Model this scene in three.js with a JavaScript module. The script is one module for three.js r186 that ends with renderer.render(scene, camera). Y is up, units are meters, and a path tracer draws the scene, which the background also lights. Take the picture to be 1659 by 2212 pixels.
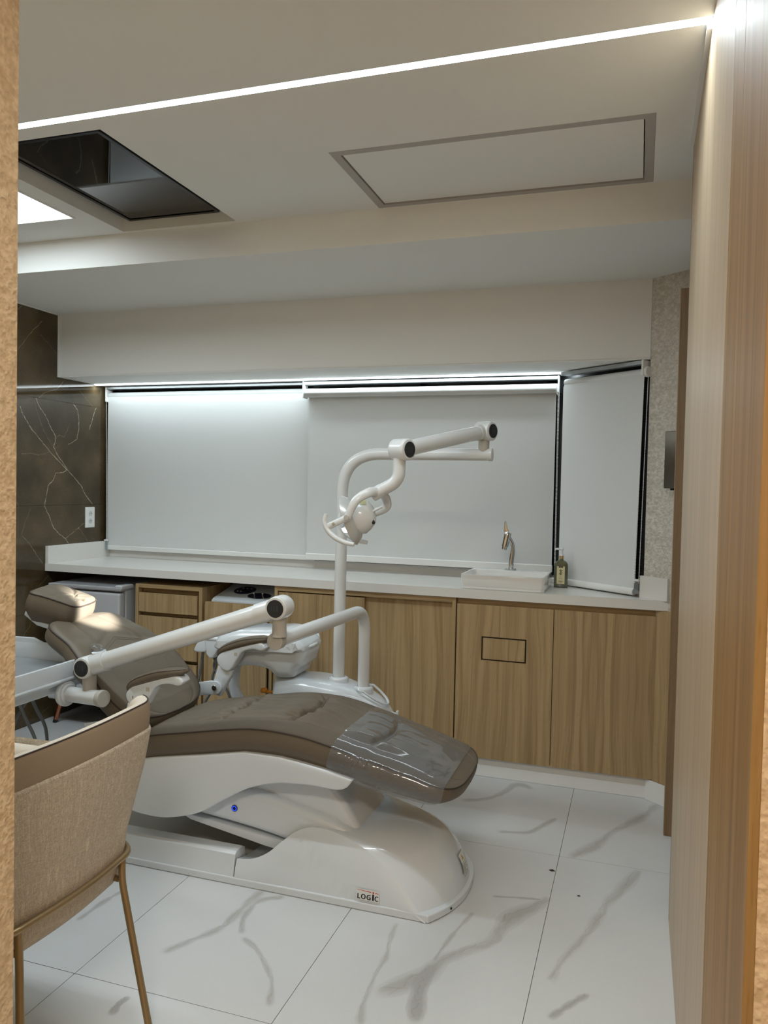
import * as THREE from 'three';
import { mergeGeometries, toCreasedNormals } from 'three/addons/utils/BufferGeometryUtils.js';
import { RoundedBoxGeometry } from 'three/addons/geometries/RoundedBoxGeometry.js';
import { RectAreaLightUniformsLib } from 'three/addons/lights/RectAreaLightUniformsLib.js';
RectAreaLightUniformsLib.init();

// ------------------------------------------------------------------ camera, light, exposure
const scene = new THREE.Scene();
scene.background = new THREE.Color(0x020304);            // night outside the windows
const camera = new THREE.PerspectiveCamera(66.615, 1659 / 2212, 0.05, 60);
camera.position.set(0, 1.37, 0);
camera.rotation.order = 'YXZ';
camera.rotation.set(THREE.MathUtils.degToRad(-1.793), THREE.MathUtils.degToRad(18.092), THREE.MathUtils.degToRad(1.193));
const renderer = new THREE.WebGLRenderer({ antialias: true });
renderer.toneMapping = THREE.LinearToneMapping;
renderer.toneMappingExposure = 1.0;
renderer.shadowMap.enabled = true;

const COOL = new THREE.Color(0.82, 0.94, 1.0), COVE = new THREE.Color(0.84, 0.96, 1.0), WARM = new THREE.Color(1.0, 0.92, 0.80);
const L_STRIP = 91, L_PANEL = 6.2, L_COVE = 29, L_HALL = 56;    // radiance of the four luminaires
// room landmarks in metres: camera stands in the corridor at z = 0, the window wall lies at z = -4.2
const YC = 2.462, YL = 2.325, ZSTEP = -2.926, ZSOF = -3.704, YSOF = 1.967, XL = -3.205, XR = 0.13, ZN = -1.09, ZDOOR = -0.97;
const strip = (w, h, c, i, x, y, z) => { const l = new THREE.RectAreaLight(c, i, w, h); l.position.set(x, y, z); l.rotation.x = -Math.PI / 2; scene.add(l); return l; };
strip(3.33, 0.026, COOL, L_STRIP, (XL + XR) / 2, YC + 0.004, -1.965);
strip(0.595, 0.595, COOL, L_PANEL, -2.56, YC - 0.009, -2.39);
strip(3.16, 0.016, COVE, L_COVE, -1.615, YSOF - 0.0085, -4.02);
strip(0.6, 0.3, WARM, L_HALL, -0.25, YC - 0.012, 0.25);

// ------------------------------------------------------------------ helpers
const V3 = (x, y, z) => new THREE.Vector3(x, y, z);
let seed = 7; const rnd = () => (seed = (seed * 16807) % 2147483647) / 2147483647;
const taken = new Map();
const numbered = n => { const k = taken.get(n) ?? 0; taken.set(n, k + 1); return k ? n + '_' + String(k).padStart(3, '0') : n; };
const shade = o => o.traverse(m => { if (m.isMesh) { m.castShadow = true; m.receiveShadow = true; } });
function thing(name, label, category, pos = [0, 0, 0], group) {
  const o = new THREE.Group(); o.name = numbered(name); o.position.set(...pos); scene.add(o);
  o.userData = { label, category }; if (group) o.userData.group = group; return o;
}
function flat(g) { return g.index ? g.toNonIndexed() : g; }
function merge(list) {
  const a = list.map(g => { g = flat(g); for (const k of Object.keys(g.attributes)) if (!['position', 'normal', 'uv'].includes(k)) g.deleteAttribute(k); return g; });
  return a.length > 1 ? mergeGeometries(a) : a[0];
}
// geometry given in room coordinates; a part's mesh keeps them relative to its thing's base
function part(name, geos, mat, parent, label) {
  const g = merge([].concat(geos)), m = new THREE.Mesh(g, mat); m.name = name;
  let p = parent, off = V3(0, 0, 0);
  while (p && p !== scene) { if (!p.userData.local) off.add(p.position); p = p.parent; }
  g.translate(-off.x, -off.y, -off.z); if (label) m.userData.label = label;
  m.castShadow = m.receiveShadow = true; parent.add(m); return m;
}
function struct(name, geos, mat) { const m = new THREE.Mesh(merge([].concat(geos)), mat); m.name = name; m.userData.kind = 'structure'; m.castShadow = m.receiveShadow = true; scene.add(m); return m; }
const span = (x0, x1, y0, y1, z0, z1, r = 0) => { const w = x1 - x0, h = y1 - y0, d = z1 - z0, g = r ? new RoundedBoxGeometry(w, h, d, 2, Math.min(r, w / 2.01, h / 2.01, d / 2.01)) : new THREE.BoxGeometry(w, h, d); return g.translate((x0 + x1) / 2, (y0 + y1) / 2, (z0 + z1) / 2); };
// uv in metres from the side a face points to; u across, v along the grain (vertical unless swap)
function uvm(g, ou = 0, ov = 0, swap = false) {
  g = flat(g); const p = g.attributes.position, uv = new Float32Array(p.count * 2), a = V3(), b = V3(), c = V3();
  for (let i = 0; i < p.count; i += 3) {
    a.fromBufferAttribute(p, i); b.fromBufferAttribute(p, i + 1).sub(a); c.fromBufferAttribute(p, i + 2).sub(a); b.cross(c);
    const nx = Math.abs(b.x), ny = Math.abs(b.y), nz = Math.abs(b.z);
    for (let k = 0; k < 3; k++) {
      const x = p.getX(i + k), y = p.getY(i + k), z = p.getZ(i + k); let u, v;
      if (ny > nx && ny > nz) { u = x; v = z; } else if (nx > nz) { u = z; v = y; } else { u = x; v = y; }
      if (swap) [u, v] = [v, u];
      uv[(i + k) * 2] = u + ou; uv[(i + k) * 2 + 1] = v + ov;
    }
  }
  g.setAttribute('uv', new THREE.BufferAttribute(uv, 2)); return g;
}
function gridGeo(nu, nv, fn, uvs = [1, 1]) {
  const pos = [], uv = [], idx = [];
  for (let i = 0; i <= nu; i++) for (let j = 0; j <= nv; j++) { const q = fn(i / nu, j / nv); pos.push(q[0], q[1], q[2]); uv.push(q[3] ?? i / nu * uvs[0], q[4] ?? j / nv * uvs[1]); }
  for (let i = 0; i < nu; i++) for (let j = 0; j < nv; j++) { const a = i * (nv + 1) + j, b = a + nv + 1; idx.push(a, b, a + 1, b, b + 1, a + 1); }
  const g = new THREE.BufferGeometry(); g.setAttribute('position', new THREE.Float32BufferAttribute(pos, 3)); g.setAttribute('uv', new THREE.Float32BufferAttribute(uv, 2)); g.setIndex(idx); g.computeVertexNormals(); return g;
}
// round bar along points, radius a number or a function of 0..1; sy flattens the section along its second axis
function sweep(pts, r, { sides = 14, cap = true, closed = false, sy = 1, up = null } = {}) {
  const P = pts.map(q => q.isVector3 ? q : V3(...q)), n = P.length, rad = typeof r === 'function' ? r : () => r, pos = [], uv = [], idx = [];
  const tan = i => { const a = P[closed ? (i - 1 + n) % n : Math.max(0, i - 1)], b = P[closed ? (i + 1) % n : Math.min(n - 1, i + 1)]; return V3().subVectors(b, a).normalize(); };
  let t0 = tan(0), nrm = up ? V3(...up) : Math.abs(t0.y) < 0.9 ? V3(0, 1, 0) : V3(1, 0, 0); nrm.addScaledVector(t0, -nrm.dot(t0)).normalize();
  let len = 0; const rings = closed ? n + 1 : n;
  for (let i = 0; i < rings; i++) {
    const k = i % n, t = tan(k), w = up ? V3(...up) : nrm; if (i) { nrm = w.clone().addScaledVector(t, -w.dot(t)).normalize(); len += P[k].distanceTo(P[(k - 1 + n) % n]); }
    const bi = V3().crossVectors(t, nrm), R = rad(n > 1 ? i / (rings - 1) : 0);
    for (let j = 0; j <= sides; j++) { const a = j / sides * Math.PI * 2, c = Math.cos(a) * R, s = Math.sin(a) * R * sy; pos.push(P[k].x + bi.x * c + nrm.x * s, P[k].y + bi.y * c + nrm.y * s, P[k].z + bi.z * c + nrm.z * s); uv.push(j / sides * 2 * Math.PI * R, len); }
  }
  const S = sides + 1;
  for (let i = 0; i < rings - 1; i++) for (let j = 0; j < sides; j++) { const a = i * S + j, b = a + S; idx.push(a, a + 1, b, b, a + 1, b + 1); }
  const g0 = new THREE.BufferGeometry(); g0.setAttribute('position', new THREE.Float32BufferAttribute(pos, 3)); g0.setAttribute('uv', new THREE.Float32BufferAttribute(uv, 2)); g0.setIndex(idx); g0.computeVertexNormals();
  // close the seam of the normals
  const N = g0.attributes.normal; for (let i = 0; i < rings; i++) { const a = i * S, b = a + sides, v = V3().fromBufferAttribute(N, a).add(V3().fromBufferAttribute(N, b)).normalize(); N.setXYZ(a, v.x, v.y, v.z); N.setXYZ(b, v.x, v.y, v.z); }
  if (!cap || closed) return g0;
  const caps = [0, rings - 1].map(i => { const q = [], id = [], u2 = []; q.push(P[i].x, P[i].y, P[i].z); u2.push(0, 0); for (let j = 0; j <= sides; j++) { const a = (i * S + j) * 3; q.push(pos[a], pos[a + 1], pos[a + 2]); u2.push(0, 0); } for (let j = 1; j <= sides; j++) i ? id.push(0, j, j + 1) : id.push(0, j + 1, j); const g = new THREE.BufferGeometry(); g.setAttribute('position', new THREE.Float32BufferAttribute(q, 3)); g.setAttribute('uv', new THREE.Float32BufferAttribute(u2, 2)); g.setIndex(id); g.computeVertexNormals(); return g; });
  return merge([g0, ...caps]);
}
// polyline with rounded corners
function bent(pts, rad, seg = 8) {
  const P = pts.map(q => q.isVector3 ? q : V3(...q)), out = [P[0]];
  for (let i = 1; i < P.length - 1; i++) {
    const a = V3().subVectors(P[i - 1], P[i]), b = V3().subVectors(P[i + 1], P[i]), r = Math.min(Array.isArray(rad) ? rad[i - 1] : rad, a.length() * 0.49, b.length() * 0.49);
    const A = P[i].clone().addScaledVector(a.normalize(), r), B = P[i].clone().addScaledVector(b.normalize(), r);
    for (let k = 0; k <= seg; k++) { const t = k / seg; out.push(V3().addScaledVector(A, (1 - t) ** 2).addScaledVector(P[i], 2 * t * (1 - t)).addScaledVector(B, t * t)); }
  }
  out.push(P[P.length - 1]); return out;
}
const spline = (pts, n, closed = false) => new THREE.CatmullRomCurve3(pts.map(p => p.isVector3 ? p : V3(...p)), closed, 'centripetal').getSpacedPoints(n);
// a turned shape: profile of [radius, height] pairs, axis from 'at' along 'dir'
function turned(prof, at, dir = [0, 1, 0], seg = 28) {
  const g = new THREE.LatheGeometry(prof.map(p => new THREE.Vector2(p[0], p[1])), seg);
  g.applyQuaternion(new THREE.Quaternion().setFromUnitVectors(V3(0, 1, 0), V3(...dir).normalize())); return g.translate(...at);
}
// closed turned shape with softly broken edges
const drum = (r, h, at, dir, e = 0.002, seg = 28) => turned([[0.0001, 0], [r - e, 0], [r - e * 0.3, e * 0.3], [r, e], [r, h - e], [r - e * 0.3, h - e * 0.3], [r - e, h], [0.0001, h]], at, dir, seg);
// outline of [x, y] pairs pushed to a depth in z between z0 and z1, bevelled
function slab(outline, z0, z1, bevel = 0.004, holes = [], bs = 3, cs = 10) {
  const s = new THREE.Shape(outline.map(p => new THREE.Vector2(p[0], p[1]))); for (const h of holes) s.holes.push(new THREE.Path(h.map(p => new THREE.Vector2(p[0], p[1]))));
  const g = new THREE.ExtrudeGeometry(s, { depth: z1 - z0 - 2 * bevel, bevelEnabled: bevel > 0, bevelSize: bevel, bevelThickness: bevel, bevelOffset: -bevel, bevelSegments: bs, curveSegments: cs });
  return g.translate(0, 0, z0 + bevel);
}
const smooth2 = (pts, n, closed = true) => { const c = new THREE.CatmullRomCurve3(pts.map(p => V3(p[0], p[1], 0)), closed, 'centripetal').getSpacedPoints(n); if (closed) c.pop(); return c.map(p => [p.x, p.y]); };
const rrect = (x0, x1, y0, y1, r, n = 5) => { const o = []; for (const [cx, cy, a] of [[x1 - r, y1 - r, 0], [x0 + r, y1 - r, 1], [x0 + r, y0 + r, 2], [x1 - r, y0 + r, 3]]) for (let k = 0; k <= n; k++) { const t = (a + k / n) * Math.PI / 2; o.push([cx + r * Math.cos(t), cy + r * Math.sin(t)]); } return o; };
// horizontal plate: outline in [x, z], from y0 to y1
function plate(outline, y0, y1, bevel = 0.003, holes = [], bs = 2) { const g = slab(outline.map(([x, z]) => [x, -z]), y0, y1, bevel, holes.map(h => h.map(([x, z]) => [x, -z])), bs); return g.rotateX(-Math.PI / 2); }
const crease = (g, a = 0.6) => toCreasedNormals(g, a);

// ------------------------------------------------------------------ textures (what surfaces are made of)
const hash = (x, y, s) => { let h = Math.imul(x | 0, 374761393) ^ Math.imul(y | 0, 668265263) ^ Math.imul(s | 0, 1274126177); h = Math.imul(h ^ (h >>> 13), 1274126177); return ((h ^ (h >>> 16)) >>> 0) / 4294967296; };
const sm = t => t * t * (3 - 2 * t);
function vn(x, y, s = 0, px = 0, py = 0) { // value noise, px/py = period
  let xi = Math.floor(x), yi = Math.floor(y); const fx = sm(x - xi), fy = sm(y - yi), w = (v, p) => p ? ((v % p) + p) % p : v;
  const a = hash(w(xi, px), w(yi, py), s), b = hash(w(xi + 1, px), w(yi, py), s), c = hash(w(xi, px), w(yi + 1, py), s), d = hash(w(xi + 1, px), w(yi + 1, py), s);
  return a + (b - a) * fx + (c - a) * fy + (a - b - c + d) * fx * fy;
}
const fbm = (x, y, s, o = 4) => { let v = 0, a = 0.5, n = 0; for (let i = 0; i < o; i++) { v += a * vn(x, y, s + i * 17); n += a; a *= 0.5; x *= 2.03; y *= 2.03; } return v / n; };
function tex(w, h, fn, size, srgb = true) { // size in metres [u, v]
  const d = new Uint8Array(w * h * 4);
  for (let y = 0; y < h; y++) for (let x = 0; x < w; x++) { const c = fn(x / w, y / h, x, y), i = (y * w + x) * 4; if (typeof c === 'number') d[i] = d[i + 1] = d[i + 2] = c * 255; else { d[i] = c[0]; d[i + 1] = c[1]; d[i + 2] = c[2]; } d[i + 3] = 255; }
  const t = new THREE.DataTexture(d, w, h); t.magFilter = THREE.LinearFilter; t.minFilter = THREE.LinearMipmapLinearFilter; t.generateMipmaps = true; t.wrapS = t.wrapT = THREE.MirroredRepeatWrapping;
  if (srgb) t.colorSpace = THREE.SRGBColorSpace; t.repeat.set(1 / size[0], 1 / size[1]); t.needsUpdate = true; return t;
}
function canvasTex(w, h, draw) { const c = document.createElement('canvas'); c.width = w; c.height = h; draw(c.getContext('2d'), w, h); const t = new THREE.CanvasTexture(c); t.colorSpace = THREE.SRGBColorSpace; t.magFilter = THREE.LinearFilter; return t; }
const mixc = (a, b, t) => [a[0] + (b[0] - a[0]) * t, a[1] + (b[1] - a[1]) * t, a[2] + (b[2] - a[2]) * t];
function oak(dark, mid, light, s, sizeU = 1.0, sizeV = 1.6, W = 1024, H = 1024) {
  return tex(W, H, (u, v) => {
    const x = u * sizeU, y = v * sizeV, warp = fbm(x * 5, y * 1.1, s, 3) * 0.10 + fbm(x * 22, y * 2.2, s + 5, 2) * 0.012;
    const xx = x + warp, r = fbm(xx * 70, y * 1.3, s + 2, 3), arch = vn(xx * 26, y * 0.6, s + 31), fine = vn(x * 480, y * 7, s + 9), pore = vn(x * 800, y * 26, s + 11);
    const t = 0.5 + 0.95 * (r - 0.5) + 0.25 * (arch - 0.5) + 0.28 * (fine - 0.5);
    let c = t < 0.5 ? mixc(dark, mid, Math.max(0, t * 2)) : mixc(mid, light, Math.min(1, t * 2 - 1)); if (pore > 0.82) c = mixc(c, dark, (pore - 0.82) * 2.6); return c;
  }, [sizeU, sizeV]);
}
const std = o => new THREE.MeshStandardMaterial(o), phy = o => new THREE.MeshPhysicalMaterial(o);

// ------------------------------------------------------------------ materials
const M = {};
M.paint = std({ color: 0xf0f0ed, roughness: 0.9 });
M.white = std({ color: 0xecedeb, roughness: 0.55 });
M.trimGrey = std({ color: 0xb3aeaa, roughness: 0.6 });
M.oak = std({ map: oak([140, 115, 80], [172, 145, 104], [190, 163, 122], 3), roughness: 0.55 });
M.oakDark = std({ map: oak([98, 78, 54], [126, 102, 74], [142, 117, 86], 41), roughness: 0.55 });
M.oakPanel = std({ map: oak([176, 153, 126], [190, 168, 140], [199, 179, 152], 77), roughness: 0.42 });
M.oakGold = std({ map: oak([126, 95, 51], [155, 119, 69], [168, 134, 83], 101), roughness: 0.5 });
M.black = std({ color: 0x0a0a0b, roughness: 0.45 });
M.dark = std({ color: 0x1a1a1b, roughness: 0.8 });
M.gloss = phy({ color: 0xdde4ea, roughness: 0.22, clearcoat: 0.8, clearcoatRoughness: 0.06 });
M.pipe = phy({ color: 0xdde0e1, roughness: 0.28, clearcoat: 0.6, clearcoatRoughness: 0.1 });
M.greyPlastic = std({ color: 0xb9b6ae, roughness: 0.4 });
M.cap = std({ color: 0x24272a, roughness: 0.5 });
M.chrome = std({ color: 0xd7dadb, roughness: 0.08, metalness: 1 });
M.steel = std({ color: 0x7f786d, roughness: 0.42, metalness: 1, roughnessMap: tex(256, 256, (u, v) => 0.75 + 0.25 * fbm(u * 6, v * 5, 66, 3), [0.3, 0.3], false) });
M.alu = std({ color: 0xb4b8ba, roughness: 0.35, metalness: 0.7 });
M.gold = std({ color: 0xa58f6c, roughness: 0.38, metalness: 0.75 });
M.copper = std({ color: 0xb9765a, roughness: 0.22, metalness: 1 });
M.quartz = phy({ color: 0xe8e6e1, roughness: 0.3, clearcoat: 0.25, clearcoatRoughness: 0.2 });
M.ceramic = phy({ color: 0xeeeeec, roughness: 0.15, clearcoat: 0.7, clearcoatRoughness: 0.05 });
M.hose = std({ color: 0x6f7476, roughness: 0.6 });
const weaveB = tex(256, 256, (u, v, x, y) => 0.5 + 0.25 * Math.sin(x * Math.PI / 2) * Math.cos(y * Math.PI / 2) + 0.25 * (hash(x, y, 5) - 0.5), [0.12, 0.12], false);
M.blind = std({ color: 0xdcdfdf, roughness: 0.85, bumpMap: weaveB, bumpScale: 0.0002 });
M.glass = phy({ color: 0xffffff, roughness: 0.02, transmission: 1, thickness: 0, ior: 1.5 });
const leatherB = tex(512, 512, (u, v) => { const c = fbm(u * 60, v * 60, 31, 3); return 0.6 * Math.abs(c - 0.5) * 2 + 0.4 * vn(u * 170, v * 170, 8); }, [0.12, 0.12], false);
M.leather = phy({ color: 0x6a5f50, roughness: 0.5, bumpMap: leatherB, bumpScale: 0.0003, specularIntensity: 0.8 });
M.piping = std({ color: 0x3d322a, roughness: 0.55 });
M.thread = std({ color: 0x6d5c4c, roughness: 0.8 });
M.cream = std({ color: 0xd9cdbd, roughness: 0.6, bumpMap: leatherB, bumpScale: 0.0002 });
M.sand = std({ color: 0x9f8d77, roughness: 0.58, bumpMap: leatherB, bumpScale: 0.0002 });
// slubby woven upholstery
const slub = (u, v, x, y) => { const wx = vn(u * 256, v * 30, 1), wy = vn(u * 40, v * 256, 2), s = vn(u * 70, v * 9, 3), k = hash(x >> 1, y >> 1, 4); return 0.42 + 0.3 * (wx - 0.5) + 0.3 * (wy - 0.5) + (s > 0.8 ? 0.16 : 0) + 0.4 * (k - 0.5); };
M.fabric = std({ map: tex(512, 512, (u, v, x, y) => mixc([166, 152, 132], [238, 226, 206], Math.min(1, Math.max(0, slub(u, v, x, y)))), [0.32, 0.32]), roughness: 0.95, bumpMap: tex(512, 512, slub, [0.32, 0.32], false), bumpScale: 0.0012 });
// rough plaster-like wall covering
const stuc = (u, v) => 0.6 * fbm(u * 130, v * 130, 51, 3) + 0.4 * fbm(u * 60, v * 60, 54, 2);
const stucMap = (a, b) => tex(768, 768, (u, v) => { const t = Math.min(1, Math.max(0, (stuc(u, v) - 0.28) * 2.2)); return mixc(a, b, t); }, [0.75, 0.75]);
const stucB = tex(768, 768, (u, v) => Math.min(1, Math.max(0, (stuc(u, v) - 0.28) * 2.2)), [0.75, 0.75], false);
M.paper = std({ map: stucMap([190, 184, 172], [224, 219, 209]), roughness: 0.9, bumpMap: stucB, bumpScale: 0.002 });
M.paperHall = std({ map: stucMap([204, 176, 138], [236, 211, 174]), roughness: 0.9, bumpMap: stucB, bumpScale: 0.0016 });
// brown marble with thin white veins, veins in [z, y] of the wall
const WV = [[-3.416,1.77,-3.435,1.728,-3.495,1.66,-3.567,1.599,-3.64,1.538,-3.717,1.484,-3.784,1.436,-3.836,1.401,-3.901,1.35,-3.95,1.285,-4.012,1.231],[-3.532,1.828,-3.555,1.785,-3.607,1.737,-3.65,1.673,-3.685,1.629,-3.688,1.599,-3.672,1.563,-3.716,1.507,-3.79,1.44],[-3.784,1.436,-3.756,1.421,-3.69,1.414,-3.674,1.375,-3.632,1.342,-3.617,1.282,-3.604,1.228,-3.617,1.206,-3.65,1.152,-3.677,1.097,-3.732,1.055,-3.778,1.029,-3.803,1],[-3.834,1.828,-3.872,1.794,-3.884,1.731,-3.885,1.683,-3.868,1.622,-3.794,1.586],[-4.038,1.827,-4.017,1.784,-3.999,1.733,-3.975,1.686],[-3.554,1.832,-3.595,1.864,-3.696,1.896,-3.745,1.948],[-3.399,2.074,-3.447,2.13,-3.5,2.191,-3.53,2.219,-3.581,2.266],[-3.397,2.289,-3.45,2.333],[-3.439,1.063,-3.486,1.023,-3.532,0.971,-3.599,0.89],[-3.777,1.033,-3.857,1.073,-3.934,1.114],[-3.886,1.092,-3.917,1.062,-3.972,1.002],[-3.685,1.614,-3.715,1.635,-3.759,1.627,-3.804,1.709],[-3.427,1.513,-3.496,1.52,-3.557,1.512,-3.635,1.531],[-3.519,1.818,-3.545,1.746,-3.597,1.646,-3.667,1.567],[-3.499,1.216,-3.46,1.143,-3.431,1.07],[-3.888,1.916,-3.942,1.874,-4.004,1.832],[-3.561,2.184,-3.634,2.142,-3.694,2.099],[-3.42,0.483,-3.462,0.525,-3.495,0.554,-3.505,0.578,-3.535,0.603],[-3.568,0.022,-3.602,0.049,-3.659,0.065],[-3.648,0.834,-3.609,0.802,-3.554,0.767]];
for (let k = 0; k < 10; k++) { let z = -1.2 - rnd() * 1.9, y = 0.2 + rnd() * 2; const l = []; for (let i = 0; i < 9; i++) { l.push(z, y); z -= 0.02 + rnd() * 0.07; y -= 0.03 + rnd() * 0.09; } WV.push(l); }
const WT = { z0: -4.25, z1: -1.05, y0: 0, y1: 2.48 };
const wallTex = canvasTex(2048, 1588, (g, w, h) => {
  const px = z => (z - WT.z0) / (WT.z1 - WT.z0) * w, py = y => h - (y - WT.y0) / (WT.y1 - WT.y0) * h, im = g.createImageData(w, h);
  for (let y = 0; y < h; y++) for (let x = 0; x < w; x++) { const u = x / 640, v = y / 640, t = fbm(u * 5, v * 5, 91, 5), f = vn(x / 3, y / 3, 12), c = mixc([66, 54, 36], [97, 82, 58], Math.min(1, Math.max(0, (t - 0.25) * 1.9 + (f - 0.5) * 0.25))), i = (y * w + x) * 4; im.data[i] = c[0]; im.data[i + 1] = c[1]; im.data[i + 2] = c[2]; im.data[i + 3] = 255; }
  g.putImageData(im, 0, 0); g.lineCap = g.lineJoin = 'round';
  WV.forEach((l, n) => { for (let i = 0; i + 3 < l.length; i += 2) { const strong = n < 5 ? 0.9 : n < 10 ? 0.65 : 0.4; let x0 = px(l[i]), y0 = py(l[i + 1]); const x1 = px(l[i + 2]), y1 = py(l[i + 3]), N = 6, bx = x0, by = y0; for (let k = 1; k <= N; k++) { const t = k / N, j = k < N ? 3.2 : 0, x = bx + (x1 - bx) * t + (hash(n, i, k) - 0.5) * j, y = by + (y1 - by) * t + (hash(n, i, k + 50) - 0.5) * j; g.strokeStyle = `rgba(214,203,180,${strong * (0.6 + 0.4 * hash(n, i, k + 90))})`; g.lineWidth = (n < 5 ? 2.1 : 1.5) * (0.6 + 0.7 * hash(n, i, k + 9)); g.beginPath(); g.moveTo(x0, y0); g.lineTo(x, y); g.stroke(); x0 = x; y0 = y; } } });
});
M.marbleWall = phy({ map: wallTex, roughness: 0.06 });
// white marble floor tiles, veins in [x, z]
const FV = [[-0.248,-2.627,-0.289,-2.562,-0.341,-2.489,-0.371,-2.388,-0.386,-2.322,-0.432,-2.259,-0.503,-2.177,-0.531,-2.093,-0.585,-2.024,-0.621,-1.982],[-0.524,-2.137,-0.533,-2.053,-0.524,-1.98,-0.509,-1.906],[-0.686,-2.309,-0.677,-2.215,-0.663,-2.141,-0.666,-2.054,-0.659,-1.978,-0.655,-1.915,-0.638,-1.843],[0.036,-2.941,0.001,-2.831,-0.026,-2.76,-0.058,-2.676,-0.081,-2.585,-0.108,-2.484,-0.129,-2.416,-0.155,-2.349,-0.179,-2.274,-0.192,-2.196],[-0.095,-2.159,-0.135,-2.103,-0.178,-2.034],[-0.275,-2.617,-0.357,-2.6,-0.426,-2.582],[-0.472,-2.454,-0.507,-2.301,-0.526,-2.169],[-0.434,-3.594,-0.497,-3.617,-0.545,-3.496,-0.605,-3.394,-0.693,-3.343],[0.116,-3.595,0.061,-3.46,0.009,-3.364,-0.058,-3.251,-0.098,-3.153,-0.133,-3.074,-0.201,-2.972],[-0.292,-3.295,-0.336,-3.203,-0.383,-3.12,-0.489,-3.087],[-1.172,-2.336,-1.18,-2.233,-1.182,-2.166,-1.189,-2.1,-1.238,-2.01,-1.278,-1.939],[-1.09,-2.33,-1.147,-2.287,-1.15,-2.178,-1.117,-2.102],[-1.095,-2.075,-1.034,-2.039,-0.963,-1.968,-0.926,-1.921,-0.888,-1.831],[-1.254,-1.726,-1.259,-1.697,-1.253,-1.664],[-1.604,-2.19,-1.62,-2.112,-1.627,-1.989],
  [-2.5,-3.55,-2.56,-3.3,-2.64,-3.1,-2.7,-2.98],[-1.9,-3.5,-1.98,-3.3,-2.05,-3.1],[-2.2,-2.9,-2.3,-2.6,-2.36,-2.3],[-1.7,-1.7,-1.76,-1.5,-1.85,-1.3],[-0.7,-1.7,-0.76,-1.5,-0.8,-1.3],[-0.05,-1.7,-0.1,-1.5,-0.17,-1.25]];
const FVW = [0.030, 0.020, 0.010, 0.022, 0.010, 0.006, 0.008, 0.022, 0.024, 0.012, 0.016, 0.012, 0.010, 0.012, 0.010];
const TX0 = -0.245 - 5 * 0.6045, TZ0 = -2.957 - 1.193, TILEX = 0.6045, TILEZ = 1.193;
const FT = { x0: -3.3, x1: 0.2, z0: -3.75, z1: -1.05 };
const floorTex = canvasTex(2048, 1580, (g, w, h) => {
  const px = x => (x - FT.x0) / (FT.x1 - FT.x0) * w, py = z => (z - FT.z0) / (FT.z1 - FT.z0) * h, im = g.createImageData(w, h), mm = w / (FT.x1 - FT.x0);
  for (let y = 0; y < h; y++) for (let x = 0; x < w; x++) { const u = x / mm, v = y / mm, t = fbm(u * 2.4 + v * 1.2, v * 2.4, 71, 4), k = Math.max(0, (t - 0.56) * 1.5), c = mixc([214, 216, 217], [196, 198, 199], Math.min(1, k)), n = (vn(x / 2, y / 2, 3) - 0.5) * 2, i = (y * w + x) * 4; im.data[i] = c[0] + n; im.data[i + 1] = c[1] + n; im.data[i + 2] = c[2] + n; im.data[i + 3] = 255; }
  g.putImageData(im, 0, 0); g.lineCap = g.lineJoin = 'round';
  FV.forEach((l, n) => {
    const W = (FVW[n] ?? 0.014) * mm, dens = []; // each vein keeps to the tile it is on
    let cx = 0, cz = 0; for (let i = 0; i < l.length; i += 2) { cx += l[i]; cz += l[i + 1]; } cx /= l.length / 2; cz /= l.length / 2;
    const tx = TX0 + Math.floor((cx - TX0) / TILEX) * TILEX, tz = TZ0 + Math.floor((cz - TZ0) / TILEZ) * TILEZ;
    g.save(); g.beginPath(); g.rect(px(tx), py(tz), TILEX * mm, TILEZ * mm); g.clip();
    const c = new THREE.CatmullRomCurve3(Array.from({ length: l.length / 2 }, (_, i) => V3(px(l[2 * i]), py(l[2 * i + 1]), 0)), false, 'centripetal').getSpacedPoints(70);
    for (let pass = 0; pass < 3; pass++) for (let k = 0; k < 70; k++) {
      const a = c[k], b = c[k + 1], dx = b.y - a.y, dy = a.x - b.x, L = Math.hypot(dx, dy) || 1, o = (fbm(k * 0.23, n * 7 + pass * 3, 5, 3) - 0.5) * W * 1.5 + (pass ? (pass - 1.5) * W * 0.6 : 0), o2 = (fbm((k + 1) * 0.23, n * 7 + pass * 3, 5, 3) - 0.5) * W * 1.5 + (pass ? (pass - 1.5) * W * 0.6 : 0), wd = W * (0.25 + 1.0 * fbm(k * 0.11, n * 3 + 1, 9, 2));
      g.strokeStyle = pass === 0 ? 'rgba(186,185,182,0.30)' : pass === 1 ? `rgba(148,140,128,${0.10 + 0.35 * hash(k, n, 3)})` : `rgba(165,147,118,${0.28 * hash(k >> 2, n, 8)})`;
      g.lineWidth = pass === 0 ? Math.max(1.2, wd) : Math.max(0.8, wd * 0.10);
      if (pass === 0) { g.save(); g.strokeStyle = 'rgba(176,176,174,0.06)'; for (const m of [1.5, 2.5]) { g.lineWidth = wd * m + 2; g.beginPath(); g.moveTo(a.x, a.y); g.lineTo(b.x, b.y); g.stroke(); } g.restore(); }
      g.beginPath(); g.moveTo(a.x + dx / L * o, a.y + dy / L * o); g.lineTo(b.x + dx / L * o2, b.y + dy / L * o2); g.stroke();
    }
    g.restore();
  });
});
M.floorTile = phy({ map: floorTex, roughness: 0.28, clearcoat: 0.35, clearcoatRoughness: 0.12 });
M.grout = std({ color: 0x9c9892, roughness: 0.9 });
const glow = (c, i) => std({ color: 0xffffff, emissive: c, emissiveIntensity: i, roughness: 0.6 });
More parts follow.
